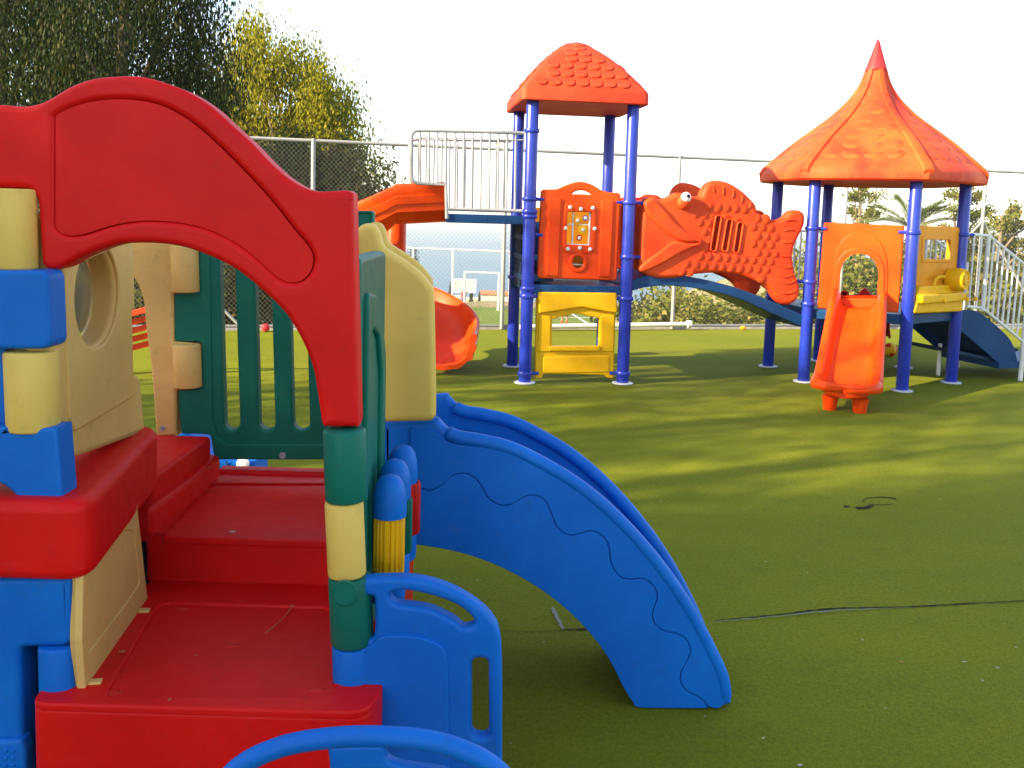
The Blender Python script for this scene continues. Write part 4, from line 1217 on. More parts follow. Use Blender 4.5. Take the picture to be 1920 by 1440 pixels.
# --- stairs to the right
d_s = Vector((.80, .262, 0)).normalized(); w_s = Vector((-d_s.y, d_s.x, 0))
SP = Plane(RR + d_s * .0, d_s).off(-.02)
str_t = smooth_open([(1797, 583), (1828, 582), (1858, 602), (1888, 629), (1901, 650), (1908, 677)], 4)
str_px = str_t + smooth_open([(1906, 691), (1880, 686), (1848, 660), (1818, 634), (1797, 618)], 4)
st_uv = [SP.uv(x, y) for x, y in str_px]
st = panel('stair_stringer', PS, NAVY, SP, [st_uv], .03, .006, 2, uv=True)
panel('stair_stringer', PS, NAVY, SP.off(-.82), [st_uv], .03, .006, 2, uv=True)
for (x, y) in ((1842, 603), (1860, 622), (1878, 641), (1894, 660)):
    a, z = SP.uv(x, y)
    q = SP.w(a - .10, z, -.03)
    rbox('stair_tread', PS, TREAD, q, d_s * .24, w_s * .78, (0, 0, .03), .004)
    rbox('stair_riser', PS, TREAD, q + Vector((0, 0, -.14)), d_s * .015, w_s * .78, (0, 0, .14), .003)
a0, z0 = SP.uv(1870, 690)
rbox('stair_platform', PS, NAVY, SP.w(a0, z0 - .005, .02), d_s * 1.0, w_s * .86, (0, 0, .075), .008)
rbox('stair_soffit', PS, TREAD, SP.w(SP.uv(1800, 640)[0], SP.uv(1800, 640)[1] - .14, -.05), d_s * .52 + Vector((0, 0, -.10)), w_s * .74, (0, 0, .04), .004)
def stair_rail(plane, first):
    ref = SP
    def q(x, y): a, b = ref.uv(x, y); return plane.w(a, b)
    t = lambda nm, pts, r, par: tube(nm, par, WHITE, [q(x, y) for x, y in pts], r, 8)
    o = t('stair_railing', [(1818, 439), (1850, 442), (1926, 503)], .017, PS)
    t('bottom_rail', [(1808, 574), (1838, 577), (1914, 640)], .017, o)
    t('newel', [(1850, 441), (1838, 582)], .024, o)
    t('newel', [(1928, 500), (1908, 716)], .026, o)
    for k, xb in enumerate((1812, 1825)): t('bar', [(xb + 11, 440), (xb, 575)], .011, o)
    for k in range(7):
        f = (k + 1) / 8
        xb = 1838 + 73 * f; yb = 577 + 60 * f; xt = 1850 + 76 * f; yt = 442 + 61 * f
        t('bar', [(xt, yt), (xb, yb)], .012, o)
stair_rail(SP.off(.03), True)
stair_rail(SP.off(-.86), False)
pf = SP.w(SP.uv(1812, 700)[0], 0, -.4); g = post_geo((pf.x, pf.y, 0), (pf.x, pf.y, .36), .022, 10); mk('stair_leg', g[0], g[1], WHITE, PS)

# ------------------------------------------------------------------ chain-link fence
FN = thing('chain_link_fence', (-.14, 13.17, 0), 'tall galvanised chain-link fence along the far edge of the turf', 'fence')
FH = 2.56
def fx(x, z): return Vector((x, fence_y(x), z))
posts = [-18.45, -15.85, -13.2, -10.6, -8.0, -5.35, -2.73, -.14, 2.42, 5.15, 7.6, 10.2, 12.8, 15.4, 18, 20.6]
for x in posts:
    g = post_geo(fx(x, 0), fx(x, FH + .03), .030, 12, .01); mk('fence_post', g[0], g[1], GALV, FN, 60)
tube('top_rail', FN, GALV, [fx(x, FH) for x in (-18.6, -8, 0, 8, 20.7)], .024, 8)
tube('bottom_rail', FN, GALV, [fx(x, .045) + Vector((0, .05, 0)) for x in (-18.6, -8, 0, 8, 20.7)], .022, 8)
rbox('kerb', FN, CONC, fx(-18.6, -.1) - Vector((0, -.02, 0)), Vector((39.3, 39.3 * .2437, 0)), (0, .16, 0), (0, 0, .125), .01)
# a loose pipe lying along the foot of the fence
mbm = MB()
step = .062; ang = .5
fu = Vector((1, .2437, 0)).normalized(); fw_ = Vector((-fu.y, fu.x, 0))
Lf = (20.6 + 18.45) / fu.x
o0 = fx(-18.45, 0)
h_ = FH - .06
runx = h_ * .95
r_w = .0019
def wire(a, b):
    t = (b - a).normalized(); s = t.cross(fw_).normalized()
    n0 = len(mbm.V)
    for p in (a, b):
        for (i, j) in ((0, 1), (.87, -.5), (-.87, -.5)): mbm.V.append(p + s * i * r_w + fw_ * j * r_w)
    for k in range(3): mbm.F.append((n0 + k, n0 + (k + 1) % 3, n0 + 3 + (k + 1) % 3, n0 + 3 + k))
k = -runx
while k < Lf:
    for sg in (1, -1):
        a = k if sg == 1 else k + runx
        # clip to the fence length
        x0, x1 = (k, k + runx) if sg == 1 else (k + runx, k)
        za, zb = .06, .06 + h_
        def clipx(x0, z0, x1, z1):
            def cut(x, z, xo, zo):
                if x < 0: t = (0 - xo) / (x - xo); return 0, zo + (z - zo) * t
                if x > Lf: t = (Lf - xo) / (x - xo); return Lf, zo + (z - zo) * t
                return x, z
            return cut(x0, z0, x1, z1), cut(x1, z1, x0, z0)
        (xa, z_a), (xb, z_b) = clipx(x0, za, x1, zb)
        wire(o0 + fu * xa + Vector((0, 0, z_a)) + fw_ * .004 * sg, o0 + fu * xb + Vector((0, 0, z_b)) + fw_ * .004 * sg)
    k += step
mbm.build('wire_mesh', WIRE, FN, 80, kind='stuff')
def brace(x, z, dx): tube('brace', FN, GALV, [fx(x, z), fx(x + dx, .05)], .02, 8)
brace(7.6, 1.75, -1.6); brace(7.6, 1.75, 1.35); brace(-5.35, 1.9, 1.7)

PIPE = thing('loose_pipe', tuple(fx(1.2, .0)), 'pale pipe lying along the foot of the chain-link fence', 'pipe')
pa = G(975, 619, .05); pb = G(1288, 611, .05)
tube('pipe', PIPE, WHITE, [Vector((pa.x, fence_y(pa.x) - .20, .06)), Vector((pb.x, fence_y(pb.x) - .16, .09))], .035, 10)
g = lathe_geo([(.05, -.03), (.06, -.02), (.06, .03), (.05, .04)], Vector((pb.x, fence_y(pb.x) - .16, .09)), fu, 14); mk('pipe_cap', g[0], g[1], FLANGE, PIPE)

# ------------------------------------------------------------------ vegetation
def leaf_mesh(name, blobs, n, size, mat, droop=.6, width=.22, seed=1, clump=26, cspread=.16, shell=.45):
    """leaf-sized quads gathered in sprays through a set of ellipsoids (cx, cy, cz, rx, ry, rz, weight)"""
    g = np.random.default_rng(seed)
    B = np.array([b[:6] for b in blobs], float)
    w = np.array([(b[6] if len(b) > 6 else 1) * (b[3]*b[4]*b[5]) ** .75 for b in blobs]); w /= w.sum()
    nc = max(4, n // clump)
    bi = g.choice(len(blobs), nc, p=w)
    d = g.normal(size=(nc, 3)); d /= np.linalg.norm(d, axis=1)[:, None]
    rad = (shell + (1 - shell) * g.random(nc) ** .6)[:, None] * g.uniform(.75, 1.12, (nc, 1))
    C = B[bi, :3] + d * rad * B[bi, 3:6]
    ci = np.repeat(np.arange(nc), clump)
    N = len(ci)
    off = g.normal(size=(N, 3)) * cspread * np.array([1, 1, 1.0 + droop])
    P = C[ci] + off
    cd = d[ci] * .6 + g.normal(size=(N, 3)) * .7
    ax = cd * (1 - droop) + np.array([0, 0, -1.0]) * droop * 1.6
    ax /= np.linalg.norm(ax, axis=1)[:, None]
    sd = np.cross(ax, g.normal(size=(N, 3))); sd /= np.linalg.norm(sd, axis=1)[:, None] + 1e-9
    L = size * g.uniform(.6, 1.35, (N, 1)); W = L * width * g.uniform(.7, 1.3, (N, 1))
    v = np.empty((N, 4, 3))
    v[:, 0] = P; v[:, 1] = P + ax * L * .45 + sd * W; v[:, 2] = P + ax * L; v[:, 3] = P + ax * L * .45 - sd * W
    me = bpy.data.meshes.new(name)
    me.vertices.add(N * 4); me.vertices.foreach_set('co', v.ravel())
    me.loops.add(N * 4); me.loops.foreach_set('vertex_index', np.arange(N * 4, dtype=np.int32))
    me.polygons.add(N); me.polygons.foreach_set('loop_start', np.arange(0, N * 4, 4, dtype=np.int32))
    me.update(calc_edges=True)
    me.materials.append(mat)
    return me

def trunk_mesh(name, h, r, limbs, seed=1):
    rnd = random.Random(seed)
    mb = MB()
    pts = [(0, 0, -.3)]
    x = y = 0
    for k in range(1, 7):
        x += rnd.uniform(-.12, .12) * h * .12; y += rnd.uniform(-.12, .12) * h * .12
        pts.append((x, y, h * k / 6))
    mb.add(tube_geo(pts, [r * (1.25 - .8 * k / 6) for k in range(7)], 9))
    for (tx_, ty, tz, at_) in limbs:
        i = max(1, min(5, int(at_ * 6)))
        b = Vector(pts[i]); e = Vector((tx_, ty, tz)); m = b.lerp(e, .5) + Vector((0, 0, .15 * (e - b).length))
        mb.add(tube_geo([b, m, e], [r * .5, r * .32, r * .1], 7))
    me = bpy.data.meshes.new(name)
    me.from_pydata([tuple(v) for v in mb.V], [], mb.F); me.validate()
    me.polygons.foreach_set('use_smooth', [True] * len(me.polygons))
    me.materials.append(BARK)
    return me

def plant(name, crown, trunk, loc, rot, sc, label, cat, group=None, crown_name='crown'):
    t = thing(name, loc, label, cat, group)
    t.rotation_euler = (0, 0, rot); t.scale = (sc, sc, sc) if not isinstance(sc, tuple) else sc
    if trunk: link('trunk', trunk, t)
    link(crown_name, crown, t)
    return t

def euc_blobs(seed, h, r, z0, n, hang=1.4):
    rnd = random.Random(seed); out = []
    for k in range(n):
        z = z0 + (h - z0) * (k + .5) / n
        f = math.sin(PI * min(1, (k + 1.2) / (n + 1.2)) ** .8) * .9 + .18
        a = rnd.uniform(0, 2*PI); d = r * f * rnd.uniform(.35, .8)
        s = r * rnd.uniform(.30, .48)
        out.append((d * math.cos(a), d * math.sin(a), z, s, s, s * hang * rnd.uniform(.7, 1.1)))
    return out
def limbs_to(blobs, k=7): return [(b[0], b[1], b[2], min(.9, max(.25, b[2] / 9 - .1))) for b in blobs[::max(1, len(blobs) // k)]]

EB1 = euc_blobs(11, 9.0, 2.7, .6, 26)
EB2 = euc_blobs(23, 9.5, 2.2, 1.0, 24, 1.7)
E1c = leaf_mesh('crown', EB1, 125000, .080, LEAF_DARK, .62, .18, 5, 34, .17, .3)
E2c = leaf_mesh('crown', EB2, 105000, .090, LEAF_DARK, .78, .16, 6, 38, .16, .3)
E1t = trunk_mesh('trunk', 7.5, .20, limbs_to(EB1), 2); E2t = trunk_mesh('trunk', 8, .18, limbs_to(EB2), 3)
def ground_z(x, y): return float(height(np.array(x), np.array(y)))
def put(name, crown, trunk, x, y, rot, sc, label, cat, group=None, dz=0, crown_name='crown'):
    return plant(name, crown, trunk, (x, y, ground_z(x, y) + dz), rot, sc, label, cat, group, crown_name)
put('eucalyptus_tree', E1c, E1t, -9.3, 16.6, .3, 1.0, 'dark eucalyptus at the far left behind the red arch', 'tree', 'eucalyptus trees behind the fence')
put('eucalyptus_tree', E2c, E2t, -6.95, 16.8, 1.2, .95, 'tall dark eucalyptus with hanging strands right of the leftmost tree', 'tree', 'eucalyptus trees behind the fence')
put('eucalyptus_tree', E1c, E1t, -13.2, 15.2, 2.5, 1.05, 'unseen dark eucalyptus added beyond the left edge to shade the other eucalyptuses', 'tree', 'eucalyptus trees behind the fence')  # out of view; added to keep the left trees in shade

# golden tree: crown drawn from the outline it shows, at about 20 m
gz = ground_z(-5.9, 24.5)
def blob_px(items, Yd, base, zb):
    out = []
    for (x, y, r, *w) in items:
        p = YP(x, y, Yd); R = r / F_PX * Yd
        out.append((p.x - base[0], (w[1] if len(w) > 1 else 0), p.z - zb, R, R * .9, R * 1.1, w[0] if w else 1))
    return out
gold = blob_px([(470, 110, 55), (480, 60, 30), (420, 190, 60), (520, 150, 55), (545, 110, 35), (585, 130, 38), (600, 190, 55), (640, 205, 42), (560, 240, 65), (640, 265, 48), (680, 270, 26), (470, 250, 70), (690, 330, 26, .7), (520, 330, 80), (620, 340, 65), (440, 340, 80), (560, 420, 80), (470, 430, 80), (640, 420, 60)], 24.5, (-5.9, 24.5), gz)
gold = [(b[0], b[1] + .5 * ((i * 7) % 3 - 1), b[2], b[3]*.72, b[4]*.8, b[5]*.74, b[6]) for i, b in enumerate(gold)]
GTc = leaf_mesh('crown', gold, 80000, .11, LEAF_SUNLIT, .62, .19, 9, 44, .20, .25)
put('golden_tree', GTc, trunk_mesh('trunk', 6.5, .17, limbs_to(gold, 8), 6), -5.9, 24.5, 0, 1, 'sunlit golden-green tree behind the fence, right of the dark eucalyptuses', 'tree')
gz2 = ground_z(-3.0, 17.6)
low = blob_px([(500, 330, 60), (560, 350, 62), (620, 370, 60), (560, 300, 42), (640, 310, 40), (670, 400, 52), (600, 430, 70), (520, 420, 70), (700, 360, 34, .6), (722, 312, 24, .35), (735, 350, 18, .3), (690, 300, 22, .35), (450, 400, 70), (560, 500, 70), (480, 520, 70), (640, 480, 60)], 17.6, (-3.0, 17.6), gz2)
LTc = leaf_mesh('crown', low, 60000, .09, LEAF_MID, .4, .24, 12, 24, .14, .3)
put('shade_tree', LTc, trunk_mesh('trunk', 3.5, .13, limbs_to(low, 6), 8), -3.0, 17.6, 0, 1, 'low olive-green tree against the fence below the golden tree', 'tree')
# undergrowth behind the fence on the left
ug = [(random.Random(i).uniform(-1.1, 1.1), random.Random(i + 50).uniform(-.5, .5), .5 + .35 * (i % 3), .55, .5, .55) for i in range(7)]
UGc = leaf_mesh('foliage', ug, 9000, .10, LEAF_MID, .3, .3, 15, 18, .13, .2)
for i, (x, y, sc, lb) in enumerate([(-8.2, 14.2, 1.2, 'bushy dark shrub behind the fence, seen left of the tan back wall'), (-5.6, 14.3, 1.0, 'bushy dark shrub behind the fence, seen through the left slots of the green wall'), (-3.8, 14.6, .9, 'bushy dark shrub behind the fence, seen through the right slots of the green wall')]):
    put('shrub', UGc, None, x, y, i * 1.7, sc, lb, 'shrub', 'shrubs behind the fence at left', 0, 'foliage')

# the row of eucalyptuses along the left side that shades the playground
EB3 = euc_blobs(37, 9.2, 2.3, 1.5, 15, 1.2)
E3c = leaf_mesh('crown', EB3, 7000, .12, LEAF_DARK, .7, .22, 8, 36, .16, .2)
E3t = trunk_mesh('trunk', 7.5, .16, limbs_to(EB3), 4)
ROW = [(-12.6, 3.3, .4, .98, 2), (-12.9, .4, 2.1, 1.05, 2), (-13.6, -1.6, 3.3, 1.1, 2), (-12.8, -4.0, 1.1, 1.15, 0), (-12.0, -4.6, 4.4, .95, 0), (-13.4, -7.4, 5.2, 1.05, 1), (-12.4, -10.4, .9, 1.0, 0), (-16.8, -7.0, 2.7, 1.1, 0), (-9.4, -5.0, .2, .85, 1)]
for x, y, r, sc, k in ROW:
    put('eucalyptus_tree', (E1c, E2c, E3c)[k], (E1t, E2t, E3t)[k], x, y, r, sc, 'tall eucalyptus left of the turf whose shade falls across the playground', 'tree', 'eucalyptus row shading the playground')

# right: shrubs, conifers and a palm beyond the fence
def shrub_row(items):
    protos = []
    for s in range(3):
        rnd = random.Random(40 + s)
        bl = [(rnd.uniform(-.9, .9), rnd.uniform(-.6, .6), rnd.uniform(.25, 1.3), rnd.uniform(.35, .6), .5, rnd.uniform(.4, .65)) for k in range(9)]
        protos.append(leaf_mesh('foliage', bl, 9000, .085, LEAF_SHRUB, .2, .32, 60 + s, 18, .12, .3))
    for i, (px, top, Yd, sc, lb) in enumerate(items):
        p = YP(px, top, Yd); z = ground_z(p.x, p.y); h = p.z - z
        put('shrub', protos[i % 3], None, p.x, p.y, i * 1.3, (sc * 1.15, sc * 1.1, max(h / 1.75, .5)), lb, 'shrub', 'shrubs beyond the fence at right', 0, 'foliage')
shrub_row([(1240, 540, 20, 1.0, 'sunlit shrub beyond the fence just right of the orange activity panel, under the bridge'),
           (1310, 528, 18.5, 1.2, 'sunlit shrub beyond the fence under the middle of the fish'),
           (1370, 532, 18, 1.2, 'sunlit shrub beyond the fence under the fish slots'),
           (1425, 545, 17.5, 1.1, 'sunlit shrub beyond the fence left of the dark bridge post'),
           (1480, 540, 18, 1.2, 'sunlit shrub beyond the fence right of the dark bridge post'),
           (1545, 520, 18, 1.2, 'sunlit shrub beyond the fence behind the left post of the pointed tower'),
           (1600, 455, 18.5, 1.3, 'tall sunlit shrub seen through the arch of the orange slide panel, left one'),
           (1655, 440, 19, 1.3, 'tall sunlit shrub seen through the arch of the orange slide panel, right one'),
           (1720, 430, 19.5, 1.2, 'tall shrub behind the middle blue post of the pointed tower'),
           (1780, 440, 19, 1.2, 'tall shrub seen through the window of the amber truck panel'),
           (1840, 450, 19, 1.2, 'tall shrub behind the upper end of the white stair railing'),
           (1890, 520, 18.5, 1.2, 'shrub behind the white stair railing near the right edge')])
# cypress beside the pitch path
cb = [(0, 0, .4 + .42 * k, .42 - .05 * k, .42 - .05 * k, .42) for k in range(7)]
CYc = leaf_mesh('crown', cb, 11000, .09, LEAF_DARK, -.3, .22, 71, 20, .09, .3)
pcy = G(1258, 612, -3.6)
t_ = put('cypress', CYc, trunk_mesh('trunk', 1.6, .06, [], 5), pcy.x, pcy.y - 1.0, 0, 1.0, 'small dark cypress beside the pale path by the football pitch', 'tree')

def conifer(name, px, top, Yd, seed, lean, label, spread=1.0):
    p = YP(px, top, Yd); z = ground_z(p.x, p.y); h = p.z - z
    rnd = random.Random(seed); bl = []; limbs = []
    n = int(h / .42)
    for k in range(n):
        zz_ = .5 + (h - .5) * k / n
        R = spread * (1 - k / n) ** .8 * 1.35 + .16
        for j in range(3):
            a = rnd.uniform(0, 2*PI)
            q = rnd.uniform(.75, 1.15)
            for f in (.35, .65, 1.0):
                bl.append((math.cos(a) * R * f * q + lean * zz_ * .05, math.sin(a) * R * f * q, zz_ + R * f * .42 * q, .11, .11, .08))
            limbs.append((math.cos(a) * R * q, math.sin(a) * R * q, zz_ + R * .3, zz_ / h * .9))
    bl.append((lean * h * .05, 0, h - .1, .10, .10, .3, 2))
    me = leaf_mesh('crown', bl, 9500, .085, LEAF_SHRUB, -.15, .2, seed, 14, .05, .2)
    return put(name, me, trunk_mesh('trunk', h * .97, .07, limbs[::2], seed), p.x, p.y, 0, 1, label, 'tree')
conifer('conifer_tree', 1612, 344, 20.5, 81, .3, 'sparse conifer behind the pointed tower, under the left part of its roof', .95)
conifer('conifer_tree', 1806, 342, 20, 82, .4, 'sparse conifer behind the right-hand blue post of the pointed tower', .8)
conifer('conifer_tree', 1885, 398, 18.5, 83, 1.2, 'sparse leaning conifer at the right edge behind the stair railing', 1.0)

def palm(px, base_y, Yd, label):
    p = YP(px, base_y, Yd); z = ground_z(p.x, p.y)
    t = thing('palm', (p.x, p.y, z), label, 'palm')
    h = p.z - z
    g = tube_geo([(0, 0, -.2), (.03, 0, h * .5), (0, 0, h)], [.14, .12, .13], 10)
    mb = MB(); mb.add(g)
    me = bpy.data.meshes.new('trunk'); me.from_pydata([tuple(v) for v in mb.V], [], mb.F); me.materials.append(BARK); link('trunk', me, t)
    rnd = random.Random(7)
    for k in range(15):
        a = 2*PI*k/15 * 1.0 + rnd.uniform(-.2, .2); el = rnd.uniform(.35, 1.35)
        d = Vector((math.cos(a) * math.cos(el), math.sin(a) * math.cos(el), math.sin(el)))
        s = d.cross(Vector((0, 0, 1))).normalized(); L = rnd.uniform(.85, 1.15)
        V = []; Fc = []
        spine = [Vector((0, 0, h)) + d * L * f + Vector((0, 0, -.30 * L * f ** 2.2)) for f in [i / 12 for i in range(13)]]
        for i in range(12):
            n0 = len(V); V += [spine[i] + s * .008, spine[i + 1] + s * .008, spine[i + 1] - s * .008, spine[i] - s * .008]; Fc.append((n0, n0 + 1, n0 + 2, n0 + 3))
        for i in range(2, 13):
            tdir = (spine[i] - spine[i - 1]).normalized()
            for sg in (1, -1):
                for q in (0, .5):
                    b = spine[i].lerp(spine[i - 1], q); ln = .42 * math.sin(PI * min(1, (i + .5) / 13.5)) + .10
                    e = b + (tdir * .75 + s * sg * .65 + Vector((0, 0, .12))).normalized() * ln; w = tdir.cross(s) * .004 + tdir * .012
                    n0 = len(V); V += [b - w, b.lerp(e, .5) - w * 1.2, e, b.lerp(e, .5) + w * 1.2]; Fc.append((n0, n0 + 1, n0 + 2, n0 + 3))
        me = bpy.data.meshes.new('frond'); me.from_pydata([tuple(v) for v in V], [], Fc); me.materials.append(LEAF_PALM); link('frond', me, t)
palm(1712, 432, 18.6, 'spiky palm behind the pointed tower between the two conifers')

# ------------------------------------------------------------------ things beyond the fence
def far_fence():
    Yd = 54
    a = YP(640, 460, Yd); b = YP(965, 466, Yd); z0 = PZ
    t = thing('pitch_fence', (b.x, Yd, z0), 'tall pale pole fence at the far end of the football pitch', 'fence')
    for px in (700, 775, 850, 958):
        p = YP(px, 463, Yd); g = post_geo((p.x, Yd, z0), (p.x, Yd, a.z - (.2 if px > 900 else 0)), .07, 8, .01); mk('fence_post', g[0], g[1], WHITE, t)
    tube('top_rail', t, WHITE, [(a.x, Yd, a.z), (b.x, Yd, a.z - .1)], .055, 8)
far_fence()
def goal():
    Yd = 51.0
    a = YP(872, 510, Yd); b = YP(936, 510, Yd)
    t = thing('football_goal', ((a.x + b.x) / 2, Yd, PZ), 'white football goal at the far end of the pitch', 'goal')
    tube('goal_frame', t, WHITE, [(a.x, Yd, PZ), (a.x, Yd, a.z), (b.x, Yd, a.z), (b.x, Yd, PZ)], .07, 8)
    tube('back_stay', t, WHITE, [(a.x, Yd, a.z), (a.x, Yd + .9, PZ)], .03, 6); tube('back_stay', t, WHITE, [(b.x, Yd, a.z), (b.x, Yd + .9, PZ)], .03, 6)
goal()
def backboard():
    Yd = 53.0
    c = YP(871, 536, Yd); w = 22 / F_PX * Yd; h = 13 / F_PX * Yd
    t = thing('basketball_hoop', (c.x, Yd, PZ), 'pale basketball backboard with orange rim beyond the pitch', 'basketball hoop')
    P = Plane((c.x, Yd, c.z), (1, 0, 0))
    panel('backboard', t, plastic('smoky_board', (.45, .47, .46)), P, [[(-w, -h), (w, -h), (w, h), (-w, h)]], .04, .005, 1, uv=True)
    panel('board_frame', t, WHITE, P.off(.02), [[(-w, -h), (w, -h), (w, h), (-w, h)], [(-w + .1, -h + .1), (w - .1, -h + .1), (w - .1, h - .1), (-w + .1, h - .1)]], .04, .005, 1, uv=True)
    q = w * .36
    panel('target_square', t, WHITE, P.off(.02), [[(-q, -h * .8), (q, -h * .8), (q, .02), (-q, .02)], [(-q + .06, -h * .8 + .06), (q - .06, -h * .8 + .06), (q - .06, -.04), (-q + .06, -.04)]], .03, .005, 1, uv=True)
    ring = [Vector((c.x + .2 * math.cos(a), Yd - .28 + .2 * math.sin(a), c.z - h + .05)) for a in [2*PI*k/20 for k in range(21)]]
    tube('rim', t, ORANGE, ring, .025, 6)
    g = post_geo((c.x, Yd + .8, PZ), (c.x, Yd + .8, c.z), .07, 10); mk('pole', g[0], g[1], WHITE, t)
    tube('arm', t, WHITE, [(c.x, Yd + .8, c.z), (c.x, Yd + .02, c.z)], .05, 8)
backboard()

def house(name, px0, px1, top, Yd, h, label, roof=True, mat=CREAM):
    a = YP(px0, top, Yd); b = YP(px1, top, Yd); w = b.x - a.x; zt = a.z
    t = thing(name, ((a.x + b.x) / 2, Yd + w / 2, zt - h), label, 'house')
    rbox('wall', t, mat, (a.x, Yd, zt - h), (w, 0, 0), (0, w * .8, 0), (0, 0, h), 0)
    if roof:
        r = rbox('roof', t, TERRA, (a.x - .3, Yd - .3, zt), (w + .6, 0, 0), (0, w * .8 + .6, 0), (0, 0, .35), .05)
    else:
        rbox('parapet', t, mat, (a.x - .15, Yd - .15, zt), (w + .3, 0, 0), (0, w * .8 + .3, 0), (0, 0, .3), .02)
    n = max(2, int(w / 2.2))
    for k in range(n):
        x = a.x + w * (k + .5) / n
        f = rbox('window', t, NAVY, (x - .4, Yd - .04, zt - h * .62), (.8, 0, 0), (0, .06, 0), (0, 0, 1.0), 0)
        rbox('frame', f, WHITE, (x - .5, Yd - .06, zt - h * .62 - .1), (1.0, 0, 0), (0, .05, 0), (0, 0, .1), 0)
house('far_house', 902, 960, 552, 150, 4.2, 'cream house with terracotta roof beyond the pitch, left of the tall tower', True)
house('far_house', 868, 898, 562, 160, 3.5, 'small pale flat-roofed house beyond the pitch under the backboard', False)
house('far_house', 838, 862, 558, 175, 4.0, 'pale flat-roofed house beyond the pitch left of the backboard', False)
for i, (px, top, Yd, sc, lb) in enumerate([(846, 530, 120, 1.0, 'pointed dark tree beyond the pitch left of the backboard'), (884, 536, 125, .8, 'small dark tree beyond the pitch behind the backboard'), (899, 548, 130, .8, 'small dark tree beside the cream far house'), (775, 470, 75, 1.1, 'yellow-green tree far beyond the pitch right of the slide column')]):
    p = YP(px, top, Yd); z = ground_z(p.x, p.y); h = p.z - z
    put('far_tree', CYc, None, p.x, p.y, i, (h / 3.2 * sc, h / 3.2 * sc, h / 3.2), lb, 'tree', 'far trees beyond the pitch')

def person(px, foot_y, z, h, label, shirt, shorts, socks, facing=0.0, kick=.0):
    p = G(px, foot_y, z)
    t = thing('person', (p.x, p.y, z), label, 'person')
    J = {'pelvis': (0, 0, .52), 'chest': (0, 0, .72), 'neck': (0, 0, .84), 'head': (0, .01, .90), 'top': (0, .01, .965),
         'shl': (-.10, 0, .80), 'ell': (-.14, .03, .65), 'hal': (-.13, -.05, .53), 'shr': (.10, 0, .80), 'elr': (.14, .03, .65), 'har': (.13, -.05, .52),
         'hil': (-.06, 0, .50), 'knl': (-.075, -.02, .28), 'anl': (-.08, .02, .045), 'tol': (-.085, -.08, .02),
         'hir': (.06, 0, .50), 'knr': (.08, -.03 - kick, .28), 'anr': (.09, .02, .045), 'tor': (.095, -.08, .02)}
    R = {'pelvis': .072, 'chest': .085, 'neck': .033, 'head': .058, 'top': .035, 'shl': .042, 'ell': .026, 'hal': .019, 'shr': .042, 'elr': .026, 'har': .019,
         'hil': .062, 'knl': .036, 'anl': .024, 'tol': .022, 'hir': .062, 'knr': .036, 'anr': .024, 'tor': .022}
    E_ = [('pelvis', 'chest'), ('chest', 'neck'), ('neck', 'head'), ('head', 'top'), ('chest', 'shl'), ('shl', 'ell'), ('ell', 'hal'), ('chest', 'shr'), ('shr', 'elr'), ('elr', 'har'),
          ('pelvis', 'hil'), ('hil', 'knl'), ('knl', 'anl'), ('anl', 'tol'), ('pelvis', 'hir'), ('hir', 'knr'), ('knr', 'anr'), ('anr', 'tor')]
    ks = list(J)
    me = bpy.data.meshes.new('body')
    me.from_pydata([tuple(c * h for c in J[k]) for k in ks], [(ks.index(a), ks.index(b)) for a, b in E_], [])
    ob = bpy.data.objects.new('body', me); COL.objects.link(ob)
    m = ob.modifiers.new('skin', 'SKIN')
    sv = me.skin_vertices[0].data
    for i, k in enumerate(ks):
        sv[i].radius = (R[k] * h, R[k] * h); sv[i].use_root = (k == 'pelvis')
    ob.modifiers.new('sub', 'SUBSURF').levels = 2
    dg = bpy.context.evaluated_depsgraph_get()
    out = bpy.data.meshes.new_from_object(ob.evaluated_get(dg))
    bpy.data.objects.remove(ob)
    out.name = 'body'
    out.materials.clear()
    hair = BLACK
    for m_ in (SKIN, shirt, shorts, socks, hair): out.materials.append(m_)
    mi = []
    for f in out.polygons:
        z_ = f.center.z / h; x_ = abs(f.center.x) / h; y_ = f.center.y / h
        k = 0
        if .54 < z_ < .825 and (x_ < .10 or z_ > .70): k = 1
        elif .34 < z_ <= .54 and x_ < .118: k = 2
        elif z_ < .20: k = 3
        elif z_ > .935 or (z_ > .88 and y_ > .02): k = 4
        mi.append(k)
    out.polygons.foreach_set('material_index', mi)
    out.polygons.foreach_set('use_smooth', [True] * len(mi))
    link('body', out, t)
    t.rotation_euler = (0, 0, facing)
person(1058, 613, PZ, 1.55, 'person in dark shorts and orange socks seen through the yellow house panel', NAVY, BLACK, ORANGE, 2.8)
person(869, 577, PZ, 1.0, 'small far person in an orange top standing by the end of the pitch', ORANGE, TREAD, TREAD, .4)

# ------------------------------------------------------------------ small things
BALL = thing('ball', tuple(G(1668, 668)), 'yellow and red play ball on the turf behind the orange slide', 'ball')
bp_ = G(1668, 668)
V, Fc = ball_geo((bp_.x, bp_.y, .085), .085, seg=20, rings=14)
bo = mk('cover', V, Fc, YELLOW, BALL, 80)
bo.data.materials.append(DRED)
bo.data.polygons.foreach_set('material_index', [1 if (int((i % 20) / 20 * 6) + int(i / 20 / 14 * 3)) % 3 == 0 else 0 for i in range(len(bo.data.polygons))])

